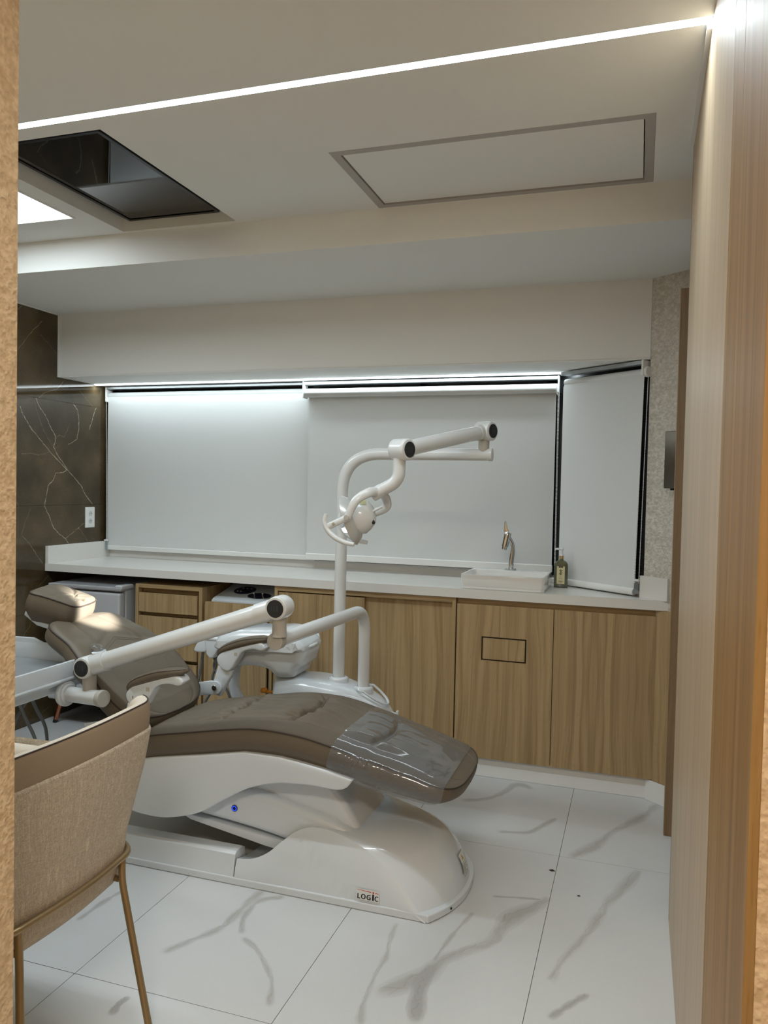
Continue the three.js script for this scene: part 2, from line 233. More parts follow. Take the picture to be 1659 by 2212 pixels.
M.ledStrip = glow(COOL, 3.2); M.ledPanel = glow(COOL, 3.0); M.ledCove = glow(COOL, 7); M.ledHall = glow(WARM, 1.5);

// ------------------------------------------------------------------ the room
const floor = struct('floor', span(XL - 0.12, 1.4, -0.12, -0.004, -4.3, 1.5), M.grout);
{ // tiles, each a slab of its own
  const put = (x0, x1, z0, z1) => {
    const g = span(x0 + 0.0011, x1 - 0.0011, -0.012, 0, z0 + 0.0011, z1 - 0.0011), p = g.attributes.position, uv = g.attributes.uv;
    for (let i = 0; i < p.count; i++) uv.setXY(i, (p.getX(i) - FT.x0) / (FT.x1 - FT.x0), 1 - (p.getZ(i) - FT.z0) / (FT.z1 - FT.z0));
    part('tile', g, M.floorTile, floor);
  };
  for (let i = 0; i < 7; i++) for (let j = 0; j < 3; j++) {
    const x0 = Math.max(XL, TX0 + i * TILEX), x1 = Math.min(i === 6 ? 0.52 : XR + 0.4, TX0 + (i + 1) * TILEX), z0 = Math.max(-3.68, TZ0 + j * TILEZ), z1 = Math.min(-0.571, TZ0 + (j + 1) * TILEZ);
    if (x1 - x0 > 0.05 && z1 - z0 > 0.05) put(x0, x1, z0, z1);
  }
}
// main ceiling in two fields either side of the light slot, with openings for the screen and the hatch
const rect = (x0, x1, z0, z1) => [[x0, z0], [x1, z0], [x1, z1], [x0, z1]];
struct('ceiling', [
  plate(rect(XL - 0.12, XR + 0.4, -1.9495, ZDOOR), YC, YC + 0.16, 0),
  plate(rect(XL - 0.12, XR + 0.4, ZSTEP - 0.05, -1.9805), YC, YC + 0.16, 0, [rect(-2.172, -1.622, -2.905, -2.05), rect(-1.0, 0.015, -2.918, -2.395), rect(-2.868, -2.252, -2.698, -2.082)]),
  span(XL - 0.12, XR + 0.4, YC + 0.03, YC + 0.16, -1.99, -1.94),          // closed top of the slot
  span(XL - 0.12, XR + 0.4, YC + 0.14, YC + 0.18, ZSTEP - 0.05, -1.98),   // slab over the openings
  span(XL - 0.12, 0.7, YL, YC + 0.18, -4.45, ZSTEP),                      // dropped part towards the window
], M.paint);
struct('trim_1', span(XR - 0.012, XR + 0.003, YC - 0.012, YC + 0.002, -2.62, -1.98), M.white);
// boxed soffit over the windows
const DT = [0.788, 0.6157], DN = [-0.6157, 0.788], D0 = [0.02, -3.70]; // angled window wall: along, towards the room, start of its papered end
const diag = (t, n = 0) => [D0[0] + DT[0] * t + DN[0] * n, D0[1] + DT[1] * t + DN[1] * n];
struct('wall_soffit', [plate([[XL - 0.12, ZSOF], diag(0.012), diag(0.012, -0.3), [0.3, -4.4], [XL - 0.12, -4.4]], YSOF + 0.006, YL + 0.01, 0),
  plate([[XL - 0.12, ZSOF], diag(0.012), diag(-0.36, 0), [-0.32, -4.0105], [XL - 0.12, -4.0105]], YSOF, YSOF + 0.008, 0),
  plate([[XL - 0.12, -4.0295], [-0.33, -4.0295], diag(-0.36, -0.25), [-0.3, -4.4], [XL - 0.12, -4.4]], YSOF, YSOF + 0.008, 0)], M.paint);
struct('wall_back', [span(XL - 0.12, -0.2, -0.1, 0.925, -4.4, -4.175), span(XL - 0.12, -3.19, 0.9, 2.0, -4.4, -4.175)], M.paint);
// left wall: polished brown slabs on a backing
const wl = struct('wall_left', span(XL - 0.16, XL - 0.013, -0.1, YC + 0.15, -4.4, ZDOOR), M.grout);
{
  const rows = [0, 0.628, 1.229, 1.83, 2.431, 2.47], cols = [-4.2, -3.0, -1.8, -1.08];
  for (let r = 0; r < 5; r++) for (let c = 0; c < 3; c++) {
    const g = span(XL - 0.013, XL, rows[r] + 0.0006, rows[r + 1] - 0.0006, cols[c] + 0.0006, cols[c + 1] - 0.0006), p = g.attributes.position, uv = g.attributes.uv;
    for (let i = 0; i < p.count; i++) uv.setXY(i, (p.getZ(i) - WT.z0) / (WT.z1 - WT.z0), (p.getY(i) - WT.y0) / (WT.y1 - WT.y0));
    part('wall_slab', g, M.marbleWall, wl);
  }
}
struct('trim_2', [span(XL, XL + 0.006, YSOF, YL, ZSOF, ZSOF + 0.006), span(XL, XL + 0.006, YL - 0.006, YL, ZSOF, ZSTEP)], M.white);
// right side: wood panelling, then a niche closed by a tall end panel
const wr = struct('wall_right', [span(XR + 0.02, 0.55, -0.1, YC + 0.1, -2.60, -1.0), span(0.52, 0.62, -0.1, YC + 0.1, -3.4, -2.5)], M.paint);
part('wood_panel', uvm(span(XR, XR + 0.02, 0.001, YC - 0.001, -2.62, -1.442, 0.0015), 0.1, 0.2), M.oakPanel, wr);
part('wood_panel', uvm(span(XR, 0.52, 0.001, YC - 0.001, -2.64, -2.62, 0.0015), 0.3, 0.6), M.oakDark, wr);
const ep = thing('tall_end_panel', 'narrow tall brown wooden panel edge standing right of the worktop', 'panel', [0.32, 0, -3.3]);
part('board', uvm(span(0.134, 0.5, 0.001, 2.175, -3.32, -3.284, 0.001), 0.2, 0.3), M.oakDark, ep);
part('edge_band', uvm(span(0.1325, 0.134, 0.001, 2.175, -3.32, -3.284), 0.7, 0.1), M.oak, ep);
// angled wall beside the window, papered
const wallBox = (t0, t1, n0, n1, y0, y1) => plate([diag(t0, n1), diag(t1, n1), diag(t1, n0), diag(t0, n0)], y0, y1, 0);
struct('wall_angled', [uvm(wallBox(0.014, 0.78, -0.14, 0, -0.1, YL + 0.01)), uvm(wallBox(-0.62, 0.0, -0.14, -0.02, -0.1, 0.925))], M.paper);
// door opening towards the corridor
struct('wall_front', [uvm(span(XL - 0.12, -1.03, -0.1, YC + 0.1, -1.09, ZDOOR)), uvm(span(-1.04, XR + 0.35, 2.41, YC + 0.1, -1.09, ZDOOR), 0.2)], M.paperHall);
struct('wall_corridor', [uvm(span(XR + 0.012, 1.4, -0.1, 2.7, -0.99, -0.97), 0.4), uvm(span(1.3, 1.4, -0.1, 2.7, -1, 1.5)), uvm(span(-1.8, -1.7, -0.1, 2.7, -1, 1.5)), uvm(span(-1.8, 1.4, -0.1, 2.7, 1.4, 1.5))], M.paperHall);
struct('ceiling_corridor', span(-1.8, 1.4, YC, YC + 0.2, -0.975, 1.5), M.paint);
const jamb = struct('door_frame', uvm(span(XR + 0.006, XR + 0.02, 0.001, YC - 0.001, -1.44, -0.985), 0.9, 0.4), M.oakGold);
part('jamb_board', uvm(span(XR, XR + 0.012, 0.001, YC - 0.001, -1.439, -1.2832, 0.0015), 0.33, 0.15), M.oakGold, jamb);
part('jamb_board', uvm(span(XR, XR + 0.012, 0.001, YC - 0.001, -1.2808, -0.968, 0.0015), 0.62, 0.75), M.oakGold, jamb);
struct('baseboard_back', [span(-2.2, 0.075, 0.001, 0.094, -3.68, -3.66), plate([diag(0.068, 0.014), diag(0.19, 0.014), diag(0.19, 0.001), diag(0.068, 0.001)], 0.001, 0.094, 0)], M.white);
// windows: dark frames and panes behind the blinds
{
  const w1 = struct('window_1', [span(-3.19, -0.42, 0.925, 0.96, -4.24, -4.18), span(-3.19, -0.42, 1.94, 1.97, -4.24, -4.18), ...[-3.17, -2.29, -1.83, -1.15, -0.45].map(x => span(x - 0.02, x + 0.02, 0.925, 1.97, -4.24, -4.18))], M.black);
  for (const [a, b] of [[-3.15, -2.31], [-2.27, -1.85], [-1.81, -1.17], [-1.13, -0.47]]) part('pane', span(a, b, 0.96, 1.94, -4.212, -4.208), M.glass, w1);
  const w2 = struct('window_2', [wallBox(-0.57, 0.0, -0.1, -0.05, 0.925, 0.96), wallBox(-0.57, 0.0, -0.1, -0.05, 1.94, 1.97), ...[-0.55, -0.3, -0.012].map(t => wallBox(t - 0.025, t + 0.025, -0.1, t > -0.1 ? -0.012 : -0.05, 0.925, 1.965))], M.black);
  for (const [a, b] of [[-0.53, -0.32], [-0.28, -0.04]]) part('pane', wallBox(a, b, -0.078, -0.074, 0.96, 1.94), M.glass, w2);
}
// ------------------------------------------------------------------ ceiling fittings
{
  let o = thing('led_strip', 'long bright white LED line recessed in the main ceiling', 'LED light', [-1.54, YC, -1.965]);
  part('diffuser', span(XL + 0.002, XR - 0.002, YC + 0.008, YC + 0.012, -1.979, -1.951), M.ledStrip, o);
  part('profile', [span(XL + 0.001, XR - 0.001, YC + 0.012, YC + 0.028, -1.98, -1.95)], M.alu, o);
  o = thing('led_strip', 'thin LED line under the soffit above the window blinds', 'LED light', [-1.6, YSOF, -4.02]);
  part('diffuser', span(-3.2, -0.34, YSOF - 0.007, YSOF + 0.004, -4.029, -4.011, 0.003), M.ledCove, o);
  o = thing('ceiling_panel_light', 'bright square LED panel flush in the ceiling beside the screen', 'ceiling light', [-2.56, YC, -2.39]);
  part('diffuser', span(-2.86, -2.26, YC - 0.005, YC + 0.01, -2.69, -2.09), M.ledPanel, o);
  part('frame', [span(-2.868, -2.86, YC - 0.006, YC + 0.02, -2.698, -2.082), span(-2.26, -2.252, YC - 0.006, YC + 0.02, -2.698, -2.082), span(-2.86, -2.26, YC - 0.006, YC + 0.02, -2.698, -2.69), span(-2.86, -2.26, YC - 0.006, YC + 0.02, -2.09, -2.082)], M.white, o);
  o = thing('ceiling_panel_light', 'warm light panel in the corridor ceiling above the camera', 'ceiling light', [-0.25, YC, 0.25]);
  part('diffuser', span(-0.55, 0.05, YC - 0.008, YC - 0.002, 0.1, 0.4), M.ledHall, o);
  part('frame', plate(rect(-0.57, 0.07, 0.08, 0.42), YC - 0.01, YC - 0.001, 0.001, [rect(-0.55, 0.05, 0.1, 0.4)]), M.white, o);
  // screen in its recess
  o = thing('ceiling_screen', 'black glossy television screen set in a ceiling recess', 'television', [-1.88, YC + 0.04, -2.47]);
  const x0 = -2.134, x1 = -1.690, z0 = -2.898, z1 = -2.128, y = YC + 0.038;
  part('housing', span(x0 + 0.03, x1 - 0.03, y + 0.02, y + 0.10, z0 + 0.03, z1 - 0.03, 0.006), M.black, o);
  part('bezel', plate(rrect(x0, x1, z0, z1, 0.008), y, y + 0.024, 0.002, [rect(x0 + 0.013, x1 - 0.013, z0 + 0.016, z1 - 0.013)]), std({ color: 0x0b1119, roughness: 0.3 }), o);
  part('display', span(x0 + 0.012, x1 - 0.012, y + 0.003, y + 0.012, z0 + 0.014, z1 - 0.012), phy({ color: 0x04060b, roughness: 0.03, ior: 1.5 }), o);
  // hatch
  o = thing('access_hatch', 'long rectangular access hatch cover with grey trim in the ceiling', 'hatch', [-0.49, YC, -2.66]);
  part('trim_frame', plate(rect(-0.9995, 0.0145, -2.9175, -2.3955), YC - 0.001, YC + 0.03, 0.0008, [rect(-0.97, -0.0145, -2.889, -2.424)]), M.trimGrey, o);
  part('cover', span(-0.966, -0.0185, YC + 0.004, YC + 0.018, -2.885, -2.428, 0.001), M.paint, o);
}

// ------------------------------------------------------------------ worktop and cabinets
const YT = 0.899, YU = 0.856, ZF = -3.63;
{
  const o = thing('worktop', 'long white stone worktop running under the window blinds', 'worktop', [-1.5, YT, -3.85]);
  const E = diag(0.14, 0.004);
  part('slab', plate([[XL + 0.001, -3.61], [0.145, -3.61], E, diag(-0.585, 0.0), [-0.45, -4.17], [XL + 0.001, -4.17]], YU, YT, 0.0015), M.quartz, o);
  part('upstand', span(XL + 0.001, XL + 0.021, YT, 0.998, -4.16, -3.611, 0.0012), M.quartz, o);
  part('upstand', span(XL + 0.021, -0.46, YT, 0.942, -4.17, -4.15, 0.0012), M.quartz, o);
  part('upstand', plate([diag(0.005, 0.016), diag(0.15, 0.016), diag(0.15, 0.001), diag(0.005, 0.001)], YT, 0.998, 0.001), M.quartz, o);
}
const wood = (g, m = M.oak, sw = false) => [uvm(g, rnd() * 3, rnd() * 3, sw), m];
const W = (name, g, parent, m = M.oak, sw = false) => part(name, ...wood(g, m, sw), parent);
{ // sink cabinet with two doors, the left one with a small flap
  const o = thing('sink_cabinet', 'oak base cabinet under the basin with two flat doors', 'cabinet', [-0.33, 0, -3.86]);
  W('carcass', span(-0.812, 0.08, 0.098, 0.85, -4.12, -3.665), o);
  W('top_rail', span(-0.812, 0.104, 0.815, 0.8545, -3.665, -3.648, 0.001), o, M.oak, true);
  part('filler', uvm(plate([diag(0.102, 0.014), diag(0.19, 0.014), diag(0.19, 0.001), diag(0.102, 0.001)], 0.096, 0.8545, 0.001), 0.4, 0.2), M.oak, o);
  const f = [-0.688, -0.477, 0.5645, 0.677], dl = part('door', ...wood(slab([[-0.809, 0.097], [-0.3565, 0.097], [-0.3565, 0.826], [-0.809, 0.826]], -3.648, ZF, 0.001, [[[f[0], f[2]], [f[0], f[3]], [f[1], f[3]], [f[1], f[2]]]])), o);
  part('flap_gap', span(f[0], f[1], f[2], f[3], -3.649, -3.642), M.black, dl, 'black gap around the flap');
  W('flap', span(f[0] + 0.0065, f[1] - 0.0065, f[2] + 0.0065, f[3] - 0.0065, -3.641, ZF, 0.001), dl);
  W('door', span(-0.3535, 0.101, 0.097, 0.826, -3.648, ZF, 0.001), o);
}
{ // cabinet with two sliding doors
  const o = thing('sliding_door_cabinet', 'oak cabinet with two sliding doors behind the lamp pole', 'cabinet', [-1.29, 0, -3.86]);
  W('side_panel', span(-1.768, -1.75, 0.09, 0.8545, -4.12, -3.625, 0.001), o); W('side_panel', span(-0.832, -0.814, 0.09, 0.8545, -4.12, -3.625, 0.001), o);
  W('top_panel', span(-1.75, -0.832, 0.829, 0.8545, -4.12, -3.625, 0.001), o, M.oak, true); W('bottom_panel', span(-1.75, -0.832, 0.09, 0.108, -4.12, -3.625, 0.001), o, M.oak, true);
  W('back_panel', span(-1.75, -0.832, 0.1, 0.83, -4.12, -4.11), o);
  W('sliding_door', span(-1.747, -1.279, 0.11, 0.823, -3.65, -3.632, 0.001), o); W('sliding_door', span(-1.30, -0.834, 0.11, 0.828, -3.672, -3.654, 0.001), o);
}
{ // low cabinet that carries the sterilizer
  const o = thing('low_cabinet', 'lower oak cabinet holding the white sterilizer below the worktop', 'cabinet', [-1.98, 0, -3.86]);
  W('side_panel', span(-2.182, -2.164, 0.0, 0.728, -4.1, -3.634, 0.001), o); W('side_panel', span(-1.80, -1.782, 0.0, 0.728, -4.1, -3.634, 0.001), o);
  W('shelf', span(-2.164, -1.80, 0.71, 0.728, -4.1, -3.65, 0.001), o, M.oak, true);
  W('door', span(-2.168, -1.806, 0.10, 0.748, -3.634, -3.616, 0.001), o);
  W('back_panel', span(-2.164, -1.80, 0.0, 0.71, -4.1, -4.09), o);
}
{ // drawers
  const o = thing('drawer_cabinet', 'oak drawer unit with four drawers beside the small refrigerator', 'drawers', [-2.4, 0, -3.86]);
  W('side_panel', span(-2.612, -2.592, 0.001, 0.816, -4.1, -3.63, 0.001), o); W('side_panel', span(-2.214, -2.194, 0.001, 0.816, -4.1, -3.63, 0.001), o);
  W('top_panel', span(-2.592, -2.214, 0.796, 0.816, -4.1, -3.63, 0.001), o, M.oak, true); W('back_panel', span(-2.592, -2.214, 0.05, 0.796, -4.1, -4.09), o);
  for (const [a, b] of [[0.665, 0.769], [0.538, 0.643], [0.416, 0.517], [0.05, 0.395]]) { const d = W('drawer', span(-2.590, -2.224, a, b, -3.648, -3.63, 0.001), o); W('finger_rail', span(-2.590, -2.216, b - 0.002, b + 0.024, -3.70, -3.672), d, M.oak, true); }
}
{ // small refrigerator
  const o = thing('small_refrigerator', 'small pale grey refrigerator on copper legs under the worktop', 'refrigerator', [-2.88, 0, -3.8]);
  const m = std({ color: 0xc3c4c8, roughness: 0.35 }), d = std({ color: 0xa9aaae, roughness: 0.4 });
  part('body', span(-3.13, -2.655, 0.14, 0.785, -4.07, -3.605, 0.008), m, o);
  part('door', span(-3.13, -2.655, 0.145, 0.765, -3.598, -3.55, 0.012), m, o);
  part('top_panel', [span(-3.135, -2.65, 0.776, 0.798, -4.08, -3.553, 0.008)], d, o);
  part('hinge_cover', span(-2.69, -2.645, 0.785, 0.808, -3.66, -3.552, 0.007), m, o);
  part('badge', span(-2.80, -2.775, 0.645, 0.652, -3.551, -3.548), M.dark, o);
for (const [x, z, a, b] of [[-3.08, -3.61, -1, 1], [-2.70, -3.61, 1, 1], [-3.08, -4.03, -1, -1], [-2.70, -4.03, 1, -1]]) { const l = part('leg', sweep([[x, 0.142, z], [x + a * 0.028, 0.018, z + b * 0.015]], t => 0.020 - 0.008 * t, { sides: 14 }), M.copper, o, 'tapered copper leg'); part('glide', sweep([[x + a * 0.028, 0.018, z + b * 0.015], [x + a * 0.032, 0.001, z + b * 0.017]], 0.0125, { sides: 12 }), M.black, l); }
}
{ // sterilizer with sloping control deck
  const o = thing('sterilizer', 'white sterilizer with sloping deck and dark blue control pads', 'sterilizer', [-1.98, 0.728, -3.85]);
  const prof = [[-3.655, 0.7285], [-3.655, 0.752], [-3.672, 0.762], [-3.93, 0.822], [-4.07, 0.822], [-4.07, 0.7285]];
  part('body', crease(slab(prof.map(([z, y]) => [z, y]), 0, 0.35, 0.006).rotateY(-Math.PI / 2).translate(-1.805, 0, 0)), M.gloss, o);
  // deck plane rises from (z -3.672, y .762) to (z -3.93, y .822)
  const deck = (x, k, up = 0) => [x, 0.762 + 0.06 * k + up * 0.974, -3.672 - 0.258 * k - up * -0.226];
  const pad = (cx, k, rx, rk) => { const p = []; for (let i = 0; i < 28; i++) { const a = i / 28 * 6.2832; p.push(deck(cx + rx * Math.cos(a), k + rk * Math.sin(a), 0.0015)); } const c = deck(cx, k, 0.0018), pos = []; p.forEach((q, i) => pos.push(...c, ...q, ...p[(i + 1) % 28])); const g = new THREE.BufferGeometry(); g.setAttribute('position', new THREE.Float32BufferAttribute(pos, 3)); g.setAttribute('uv', new THREE.Float32BufferAttribute(new Float32Array(pos.length / 3 * 2), 2)); g.computeVertexNormals(); return g; };
  const navy = std({ color: 0x10183a, roughness: 0.35 });
  const p1 = part('control_pad', pad(-2.03, 0.5, 0.062, 0.22), navy, o), p2 = part('control_pad', pad(-1.91, 0.25, 0.068, 0.16), navy, o);
  for (const [x, k] of [[-2.065, 0.42], [-2.045, 0.42], [-2.055, 0.6], [-2.03, 0.6], [-2.005, 0.6]]) part('button', drum(0.005, 0.003, deck(x, k, 0.001), [0, 0.974, 0.226], 0.0008, 12), M.greyPlastic, p1);
  for (const x of [-1.94, -1.89]) part('connector', drum(0.007, 0.02, deck(x, 0.25, 0.001), [0, 0.974, 0.226], 0.001, 14), M.chrome, p2);
}
// ------------------------------------------------------------------ on the worktop
{ // basin
  const o = thing('basin', 'white rectangular countertop basin on the worktop', 'basin', [-0.6, YT, -3.79]);
  const x0 = -0.797, x1 = -0.402, z0 = -3.955, z1 = -3.628, yb = YT + 0.0006, yt = 0.968;
  part('bowl', [crease(plate(rrect(x0, x1, z0, z1, 0.018), yb + 0.012, yt, 0.002, [rrect(x0 + 0.011, x1 - 0.011, z0 + 0.075, z1 - 0.011, 0.022).reverse()]), 0.5), plate(rrect(x0 + 0.002, x1 - 0.002, z0 + 0.002, z1 - 0.002, 0.018), yb, yb + 0.014, 0.002)], M.ceramic, o);
  part('drain', turned([[0.0001, 0], [0.02, 0], [0.022, 0.002], [0.018, 0.004], [0.0001, 0.004]], [-0.6, yb + 0.0135, -3.77]), M.chrome, o);
  const f = thing('faucet', 'slender chrome single lever faucet behind the white basin', 'faucet', [-0.598, 0.968, -3.925]);
  const bx = -0.598, bz = -3.925;
  part('base_ring', [drum(0.021, 0.009, [bx, 0.9685, bz], [0, 1, 0], 0.002), span(bx - 0.034, bx + 0.018, 0.9688, 0.976, bz - 0.012, bz + 0.012, 0.003)], M.chrome, f);
  part('stem', sweep(spline([[bx - 0.006, 0.975, bz], [bx - 0.004, 1.02, bz], [bx, 1.06, bz], [bx - 0.003, 1.10, bz + 0.004], [bx - 0.02, 1.135, bz + 0.012]], 26), t => 0.0135 - 0.002 * t), M.chrome, f);
  part('mixer_body', turned([[0.0001, 0], [0.012, 0], [0.0135, 0.003], [0.0135, 0.016], [0.017, 0.018], [0.018, 0.07], [0.0185, 0.072], [0.0185, 0.088], [0.016, 0.09], [0.0001, 0.09]], [bx - 0.038, 1.07, bz + 0.03], [0.18, 1, -0.16]), M.chrome, f);
  part('lever', crease(slab(smooth2([[-0.011, 0], [0.010, 0.0], [0.003, 0.03], [-0.006, 0.062], [-0.010, 0.058], [-0.012, 0.03]], 30), -0.006, 0.006, 0.002).translate(bx - 0.03, 1.155, bz + 0.012)), M.chrome, f);
}
{ // soap bottle
  const cx = -0.352, cz = -3.895, o = thing('soap_bottle', 'olive green liquid soap pump bottle with cream label', 'bottle', [cx, YT, cz]);
  const half = 0.0325, d = 0.019, sh = [[-half, 0], [half, 0], [half, 0.105], [half * 0.96, 0.116], [half * 0.75, 0.126], [half * 0.4, 0.132], [0.010, 0.135], [0.010, 0.14], [-0.010, 0.14], [-0.010, 0.135], [-half * 0.4, 0.132], [-half * 0.75, 0.126], [-half * 0.96, 0.116], [-half, 0.105]];
  part('bottle_body', crease(slab(sh, -d, d, 0.006, [], 4).translate(cx, YT + 0.0008, cz), 0.7), phy({ color: 0x6a6f58, roughness: 0.12, transmission: 0.35, thickness: 0.03, attenuationColor: new THREE.Color(0x5d6444), attenuationDistance: 0.03, clearcoat: 0.6 }), o);
  const lab = canvasTex(256, 512, (g, w, h) => { g.fillStyle = '#d9d0a4'; g.fillRect(0, 0, w, h); g.fillStyle = '#23241d'; g.fillRect(60, 0, 136, 44); g.fillStyle = '#d9d0a4'; g.fillRect(84, 18, 88, 7); g.fillStyle = '#3a3d31'; for (const [x, y, a] of [[128, 160, 0.2], [100, 130, -0.9], [158, 128, 0.9], [112, 196, -0.6], [150, 190, 0.7], [128, 104, 0], [96, 226, -1.2], [132, 232, 1.3]]) { g.save(); g.translate(x, y); g.rotate(a); g.beginPath(); g.ellipse(0, 0, 11, 32, 0, 0, 7); g.fill(); g.restore(); } g.globalAlpha = 0.6; for (let i = 0; i < 3; i++) g.fillRect(84, 272 + i * 14, 88, 4); for (let i = 0; i < 4; i++) g.fillRect(56 + (i % 2) * 12, 330 + i * 13, 144 - (i % 2) * 24, 4); g.globalAlpha = 1; g.beginPath(); g.arc(80, 436, 13, 0, 7); g.fill(); g.fillRect(102, 428, 90, 15); g.fillRect(96, 478, 64, 9); });
  part('label', new THREE.PlaneGeometry(0.038, 0.086).translate(cx, YT + 0.062, cz + d + 0.0006), std({ map: lab, roughness: 0.6 }), o);
  part('collar', turned([[0.012, 0], [0.0125, 0.001], [0.0125, 0.016], [0.011, 0.017]], [cx, YT + 0.139, cz]), std({ color: 0xc9b58e, roughness: 0.25, metalness: 0.8 }), o);
  part('pump', [turned([[0.011, 0], [0.011, 0.006], [0.006, 0.008], [0.006, 0.026], [0.009, 0.027], [0.010, 0.032], [0.009, 0.037], [0.0001, 0.037]], [cx, YT + 0.156, cz]), sweep(bent([[cx, YT + 0.188, cz], [cx - 0.026, YT + 0.189, cz + 0.012], [cx - 0.032, YT + 0.184, cz + 0.015]], 0.004), t => 0.0055 - 0.002 * t, { sides: 10 })], M.gloss, o);
}
{ // outlet on the marble wall
  const o = thing('wall_outlet', 'white double power outlet plate on the brown marble wall', 'outlet', [XL, 1.15, -3.983]);
  part('plate', span(XL, XL + 0.009, 1.088, 1.214, -4.024, -3.942, 0.003), M.white, o);
  for (const y of [1.128, 1.174]) { const s = part('socket', drum(0.017, 0.003, [XL + 0.0085, y, -3.983], [1, 0, 0], 0.001, 6), std({ color: 0xcfd1d2, roughness: 0.5 }), o); for (const k of [-0.006, 0, 0.006]) part('pin_hole', drum(0.0022, 0.0012, [XL + 0.011, y + (k ? 0 : 0.003), -3.983 + k * 1.3], [1, 0, 0], 0.0003, 8), M.dark, s); }
}
{ // paper towel dispenser on the papered wall
  const o = thing('towel_dispenser', 'brushed steel towel dispenser mounted on the textured wall', 'dispenser', [0.17, 1.5, -3.55]);
  const box = (t0, t1, n0, n1, y0, y1, b) => crease(plate([diag(t0, n1), diag(t1, n1), diag(t1, n0), diag(t0, n0)], y0, y1, b));
  part('housing', box(0.155, 0.36, 0.001, 0.07, 1.392, 1.636, 0.003), M.steel, o);
  part('side_plate', box(0.148, 0.1545, 0.001, 0.05, 1.41, 1.51, 0.002), M.alu, o);
  part('slot', box(0.18, 0.33, 0.012, 0.06, 1.384, 1.393, 0.001), M.black, o);
}
// ------------------------------------------------------------------ roller blinds
function beads(parent, from, to, gap = 0.0068) {
  const a = V3(...from), b = V3(...to), n = Math.floor(a.distanceTo(b) / gap), list = []; for (let i = 0; i <= n; i++) { const p = a.clone().lerp(b, i / n); list.push(new THREE.OctahedronGeometry(0.0026, 1).translate(p.x, p.y, p.z)); }
  list.push(sweep([from, to], 0.0007, { sides: 5 })); const m = part('bead_chain', list, M.white, parent, 'white bead pull chain'); m.userData.kind = 'stuff'; return m;
}
const clear = phy({ color: 0xe6ecee, roughness: 0.1, transmission: 0.85, thickness: 0 });
function tension(parent, x, y, z) { const b = part('chain_tensioner', [span(x - 0.011, x + 0.011, y - 0.03, y + 0.03, z - 0.004, z + 0.004, 0.002)], clear, parent); part('clip', span(x - 0.013, x + 0.013, y + 0.026, y + 0.036, z - 0.006, z + 0.006, 0.002), M.white, b); }
{ // left, cloth falls in front of the tube
  const o = thing('roller_blind', 'wide white roller blind at left, beside the brown marble wall', 'blind', [-2.5, 1.45, -4.12], 'roller blinds over the windows'), z = -4.118;
  part('cloth', gridGeo(2, 24, (u, v) => { const y = 0.968 + v * 0.962; return [-3.178 + u * 1.42, y, z + (y > 1.91 ? -0.02 * ((y - 1.91) / 0.02) ** 2 : 0), u * 1.345, v]; }), M.blind, o);
  part('tube', sweep([[-3.18, 1.912, z - 0.021], [-1.83, 1.912, z - 0.021]], 0.018), M.blind, o);
  part('bottom_bar', span(-3.178, -1.76, 0.944, 0.972, z - 0.007, z + 0.006, 0.005), M.white, o);
  part('head_rail', span(-3.19, -1.85, 1.947, 1.962, z - 0.04, z + 0.012, 0.002), M.alu, o);
  part('bracket', [span(-3.192, -3.182, 1.87, 1.962, z - 0.045, z + 0.014, 0.003), span(-3.19, -3.175, 1.868, 1.90, z - 0.005, z + 0.018, 0.005)], M.white, o);
  beads(o, [-3.183, 1.875, z + 0.012], [-3.172, 1.0, z + 0.012]); beads(o, [-3.185, 1.875, z - 0.01], [-3.183, 1.0, z]); tension(o, -3.174, 0.973, z + 0.012);
}
{ // middle, cloth falls behind the tube
  const o = thing('roller_blind', 'white roller blind with visible roll behind the lamp and basin', 'blind', [-1.1, 1.45, -4.07], 'roller blinds over the windows'), z = -4.085, x0 = -1.80, x1 = -0.402;
  part('cloth', gridGeo(2, 4, (u, v) => [x0 + 0.004 + u * (x1 - x0 - 0.02), 0.985 + v * 0.92, z, u * 1.39, v]), M.blind, o);
  part('tube', sweep([[x0 - 0.006, 1.893, z + 0.024], [x1 - 0.012, 1.893, z + 0.024]], 0.0245, { sides: 24 }), M.blind, o);
  part('bottom_bar', span(x0, x1 - 0.012, 0.951, 0.988, z - 0.007, z + 0.008, 0.005), M.white, o);
  part('head_rail', span(x0 - 0.012, x1 - 0.005, 1.94, 1.957, z - 0.02, z + 0.03, 0.002), M.alu, o);
  part('bracket', span(x0 - 0.018, x0 - 0.012, 1.865, 1.957, z - 0.02, z + 0.045, 0.002), M.white, o);
  part('bracket', [span(x1 - 0.006, x1, 1.87, 1.957, z - 0.02, z + 0.045, 0.002), span(x1 - 0.012, x1 - 0.003, 1.86, 1.915, z + 0.005, z + 0.04, 0.004)], M.white, o);
  beads(o, [x1 + 0.001, 1.87, z + 0.03], [x1 + 0.004, 0.99, z + 0.02]); beads(o, [x1 - 0.004, 1.87, z + 0.03], [x1 + 0.001, 0.99, z + 0.025]); 
}
